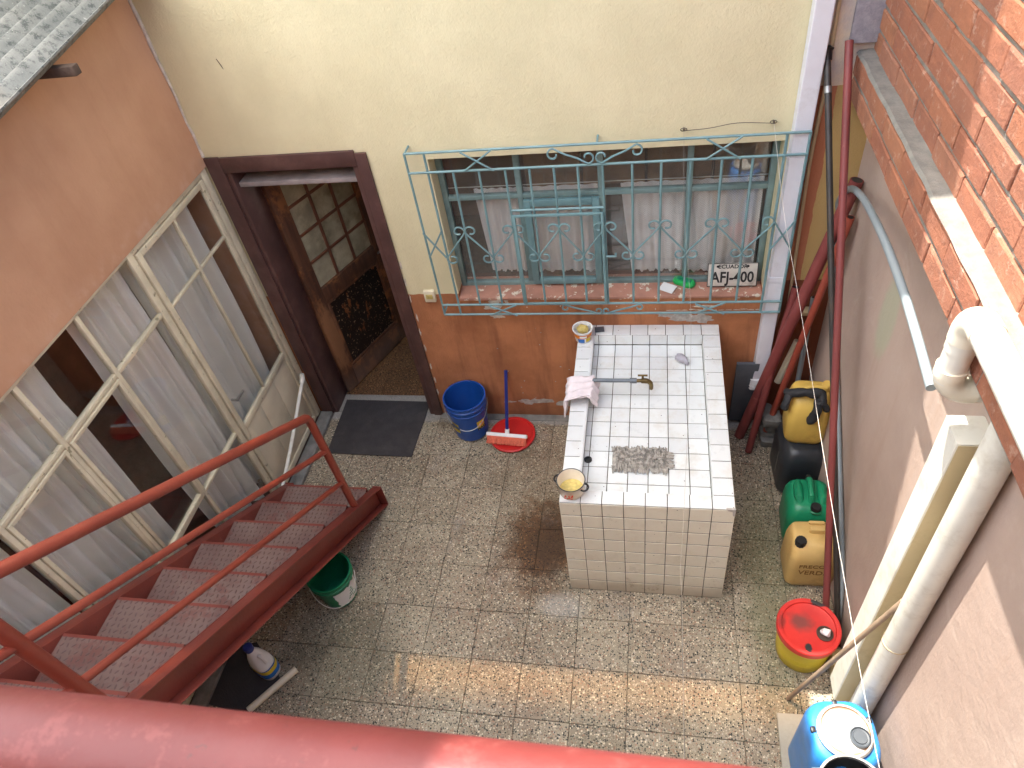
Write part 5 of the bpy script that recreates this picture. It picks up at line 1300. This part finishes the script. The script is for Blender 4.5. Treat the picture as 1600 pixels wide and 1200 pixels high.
# ------------------------------------------------------------------ stairs
stx = thing('metal_stairs', 'red painted steel stairs with worn checker plate treads and pipe handrail', 'stairs', (-2.15, 2.6, 0))
SX0, SX1 = -2.452, -1.862
zs = lambda y: 0.207 + 0.70*(2.65-y)
def stringer(x, sg, name='stringer'):
    y_a, y_b = 2.655, -0.75; hh = 0.205
    mb = MB()
    poly = lambda xo, lo, hi: [(xo, y_a, max(0.003, zs(y_a)-lo)), (xo, y_b, zs(y_b)-lo), (xo, y_b, zs(y_b)-hi), (xo, y_a, zs(y_a)-hi)]
    mb.prism(poly(x, hh, 0), (sg*0.007, 0, 0))
    for (lo, hi) in ((0.010,-0.0005),(hh+0.0005,hh-0.0095)):
        mb.prism(poly(x+sg*0.0072, lo, hi), (sg*0.055, 0, 0))
    mb.box(min(x, x+sg*0.063), max(x, x+sg*0.063), y_a+0.0005, y_a+0.008, 0.003, zs(y_a)+0.004)
    return mb.build(name, W['stair'], stx, bevel=0.0025)
stringer(SX1, 1); stringer(SX0, -1)
def loz(mb, c, ang, L=0.0120, Wd=0.0042, h_=0.0026):
    ca_, sa = math.cos(ang), math.sin(ang); P = []
    for (u, t, z_) in ((-L,0,0),(-L*.45,-Wd,0),(L*.45,-Wd,0),(L,0,0),(L*.45,Wd,0),(-L*.45,Wd,0),(-L*.55,0,h_),(L*.55,0,h_)):
        P.append((c[0]+u*ca_-t*sa, c[1]+u*sa+t*ca_, c[2]+z_))
    mb.add(P, [(0,1,6),(1,2,7,6),(2,3,7),(3,4,7),(4,5,6,7),(5,0,6)])
tmb = MB(); wS = SX1-SX0-0.012; dS = 0.275
tmb.box(-wS/2, wS/2, -dS, 0, -0.006, 0); nx_, ny_ = int(wS/0.029), 9
for i in range(nx_):
    for j in range(ny_): loz(tmb, (-wS/2+0.022+0.029*i, -0.018-0.029*j, 0.0), rad(45) if (i+j) % 2 else rad(90+8))
tread_me = tmb.mesh('tread', W['tread'], recalc=False); tread_me.materials.append(W['tread_mark'])
for p_ in tread_me.polygons:
    if p_.index >= 6: p_.material_index = 1
lip_me = MB().box(-wS/2, wS/2, -0.007, 0.0012, -0.040, -0.0062).box(-wS/2, wS/2, -0.013, 0.0012, -0.0061, 0.0014).mesh('nosing', W['stair'])
for k in range(12):
    tr0 = inst('tread', tread_me, ((SX0+SX1)/2, 2.602-0.264*k, 0.268+0.1805*k), stx)
    inst('nosing', lip_me, (0,0,0), tr0, local=True)
XH = -1.838
zr = lambda y, z0_, y0_: z0_ + 0.69*(y0_-y)
rail_pts = [(XH,2.362,zs(2.362)+0.003),(XH,2.352,0.9),(XH,2.345,1.20)] + [(XH, 2.343-0.07*(1-math.cos(a)), 1.225+0.085*math.sin(a)) for a in (rad(15),rad(35),rad(52))] + [(XH,2.25,zr(2.25,1.318,2.28)),(XH,1.5,zr(1.5,1.318,2.28)),(XH,-0.75,zr(-0.75,1.318,2.28))]
MB().tube(rail_pts, 0.0235, 16).build('handrail', W['rail'], stx, smooth=True)
MB().tube([(XH,2.352,0.97),(XH,1.5,zr(1.5,0.97,2.352)),(XH,-0.75,zr(-0.75,0.97,2.352))], 0.0165, 12).build('mid_rail', W['rail'], stx, smooth=True)
MB().tube([(XH,2.358,0.66),(XH,1.5,zr(1.5,0.66,2.358)),(XH,-0.75,zr(-0.75,0.66,2.358))], 0.0165, 12).build('mid_rail', W['rail'], stx, smooth=True)
MB().tube([(XH,0.668,zs(0.668)+0.003),(XH,0.668,zr(0.668,1.318,2.28))], 0.026, 16).build('post', W['rail'], stx, smooth=True)
# things under the stairs
bl = thing('bleach_bottle', 'white bleach bottle with blue cap and yellow and blue label under the stairs', 'bottle', (-2.205,1.44,0.004), (0,0,rad(160)))
bl.scale = (1.3,1.3,1.08)
MB().loft([rrect(0.105*a, 0.085*b, 0.036*b, 6, (ox,0), z_) for z_, a, b, ox in ((0,0.88,0.88,0),(0.01,1,1,0),(0.12,1,1,0),(0.15,0.97,0.97,0),(0.185,0.78,0.80,0.006),(0.215,0.50,0.56,0.014),(0.235,0.34,0.42,0.02),(0.25,0.32,0.40,0.02))]).build('body', W['white_pl'], bl, local=True, smooth=True, angle=60)
MB().tube(catmull([(-0.018,0,0.205),(-0.035,0,0.225),(-0.048,0,0.205),(-0.047,0,0.165)], 4), 0.009, 10).build('handle', W['white_pl'], bl, local=True, smooth=True)
MB().lathe([(0.020,0.245),(0.021,0.278),(0.017,0.282)], (0.02,0,0), 18).build('cap', W['navy'], bl, local=True, smooth=True)
lbm = MB().grid(lambda u, t: rrect(0.1085,0.0885,0.037,6)[int(u*27)] + Vector((0,0,lerp(0.035,0.12,t))), 27, 2); lbm.build('label', W['label_blue'], bl, local=True, smooth=True)
lbm = MB().grid(lambda u, t: rrect(0.1095,0.0895,0.037,6)[int(u*27)] + Vector((0,0,lerp(0.08,0.115,t)+0.008*math.sin(u*9))), 27, 2); lbm.build('label_band', W['label_yellow'], bl, local=True, smooth=True)
tag(MB().tube([(-2.032,1.455,0.027),(-2.235,1.20,0.022)], 0.021, 12).build('tube_offcut', W['pvc_cream'], smooth=True), 'short cream plastic tube lying on the floor beside the bleach bottle', 'pipe')
tag(MB().prism([(-2.56,1.22,0.005),(-2.22,1.18,0.005),(-2.12,1.40,0.005),(-2.36,1.60,0.005),(-2.52,1.55,0.005)], (0,0,0.006)).build('floor_mat', W['mat']), 'dark grey mat on the floor under the stairs by the bleach bottle', 'mat')  # flat dark sheet stands in for a shadowed box

# ------------------------------------------------------------------ wires and clothes lines
def hook(x, z, nm, lab):
    t = thing(nm, lab, 'hook', (x, YB, z))
    MB().tube([(x,YB,z),(x,YB-0.03,z),(x,YB-0.04,z+0.015)], 0.004, 6).build('pin', W['wire'], t, smooth=True)
    ring = [(x+0.016*math.cos(a), YB-0.018-0.004*math.sin(a), z+0.010*math.sin(a)) for a in [2*math.pi*k/14 for k in range(15)]]
    MB().tube(ring, 0.0022, 5).build('wire_loop', W['wire'], t, smooth=True)
hook(0.157, 2.235, 'wall_hook', 'rusty wall hook above the third window light')
hook(0.592, 2.248, 'wall_hook', 'rusty wall hook above the right end of the window')
def wire(pts, r, mat, label, name='wire', cat='wire'):
    tag(MB().tube(catmull(pts, 5), r, 5).build(name, mat, smooth=True), label, cat)
wire([(0.157,YB-0.035,2.237),(0.28,YB-0.035,2.243),(0.42,YB-0.035,2.262),(0.592,YB-0.035,2.25)], 0.0018, W['wire'], 'thin wire strung between the two wall hooks')
wire([(0.592,YB-0.04,2.248), (0.60,2.95,2.07), (0.626,2.62,1.945), (0.655,2.3,1.80), (0.672,1.9,1.68), (0.68,1.5,1.603), (0.655,1.2,1.665), (0.618,0.9,1.776), (0.50,0.3,2.2)], 0.0009, W['cord'], 'white clothes line stretched from the right wall hook over the jerry cans', 'clothes_line', 'clothes line')
wire([(0.157,YB-0.04,2.235),(0.165,3.2,1.93),(0.20,2.8,1.61),(0.188,2.4,1.43),(0.165,2.0,1.345),(0.146,1.7,1.36),(0.126,1.45,1.47),(0.121,1.2,1.593),(0.10,0.6,1.916),(0.09,0.3,2.1)], 0.0007, W['wire_grey'], 'thin pale clothes line stretched from the left wall hook over the basin', 'clothes_line', 'clothes line')

# ------------------------------------------------------------------ balcony where the photographer stands
bc = thing('balcony', 'concrete balcony slab with a thick red pipe rail along its front edge', 'balcony', (0, -0.6, 2.3))
MB().box(-1.70, XR-0.003, -1.6, 0.02, 2.22, 2.38).build('slab', W['concrete'], bc)
rail_y, rail_z, rail_r = 0.121, 3.424, 0.038
MB().tube([(-1.60, rail_y-0.003, rail_z),(0.0, rail_y, rail_z),(XR-0.06, rail_y+0.002, rail_z)], rail_r, 32).build('top_rail', W['toprail'], bc, smooth=True)
for x in (-1.55, 0.95): MB().tube([(x, rail_y, rail_z-0.03),(x, rail_y-0.10, 2.375)], 0.022, 12).build('post', W['rail'], bc, smooth=True)
hb2 = thing('house_behind', 'cream house wall behind the balcony', 'wall', (0,-1.7,0))
MB().box(-3.2, 1.3, -1.85, -1.6, 0, 5.0).build('wall', W['peach'], hb2)

# ------------------------------------------------------------------ unseen roof added to shade the courtyard and throw warm sun strips
tr_ = thing('courtyard_roof', 'milky translucent sheet roof with amber strips high over the left of the courtyard', 'roof', (-2.0, 1.5, 5.4))
XE2, ZR = 0.85-0.285*5.4, 5.4
def sheet(x0_, x1_, ya_, yb_, mat, nm): MB().grid(lambda u, t: (lerp(x0_,x1_,u), lerp(ya_,yb_,t), ZR), 2, 2).build(nm, mat, tr_)
sheet(-6.0, XE2, -2.2, 1.76, W['roofing'], 'roof_sheet'); sheet(-2.95, XE2, 1.76, 2.02, W['roofing'], 'roof_sheet'); sheet(-6.0, -2.95, 1.76, 2.02, W['amber'], 'amber_sheet')
sheet(-6.0, XE2, 2.02, 2.66, W['roofing'], 'roof_sheet'); sheet(-6.0, XE2, 2.66, 3.12, W['amber'], 'amber_sheet'); sheet(-6.0, XE2, 3.12, YB, W['roofing'], 'roof_sheet')
for y in (-1.0, 1.0, 2.4): MB().box(-6.0, XE2, y-0.03, y+0.03, ZR+0.01, ZR+0.09).build('rafter', W['old_wood'], tr_)
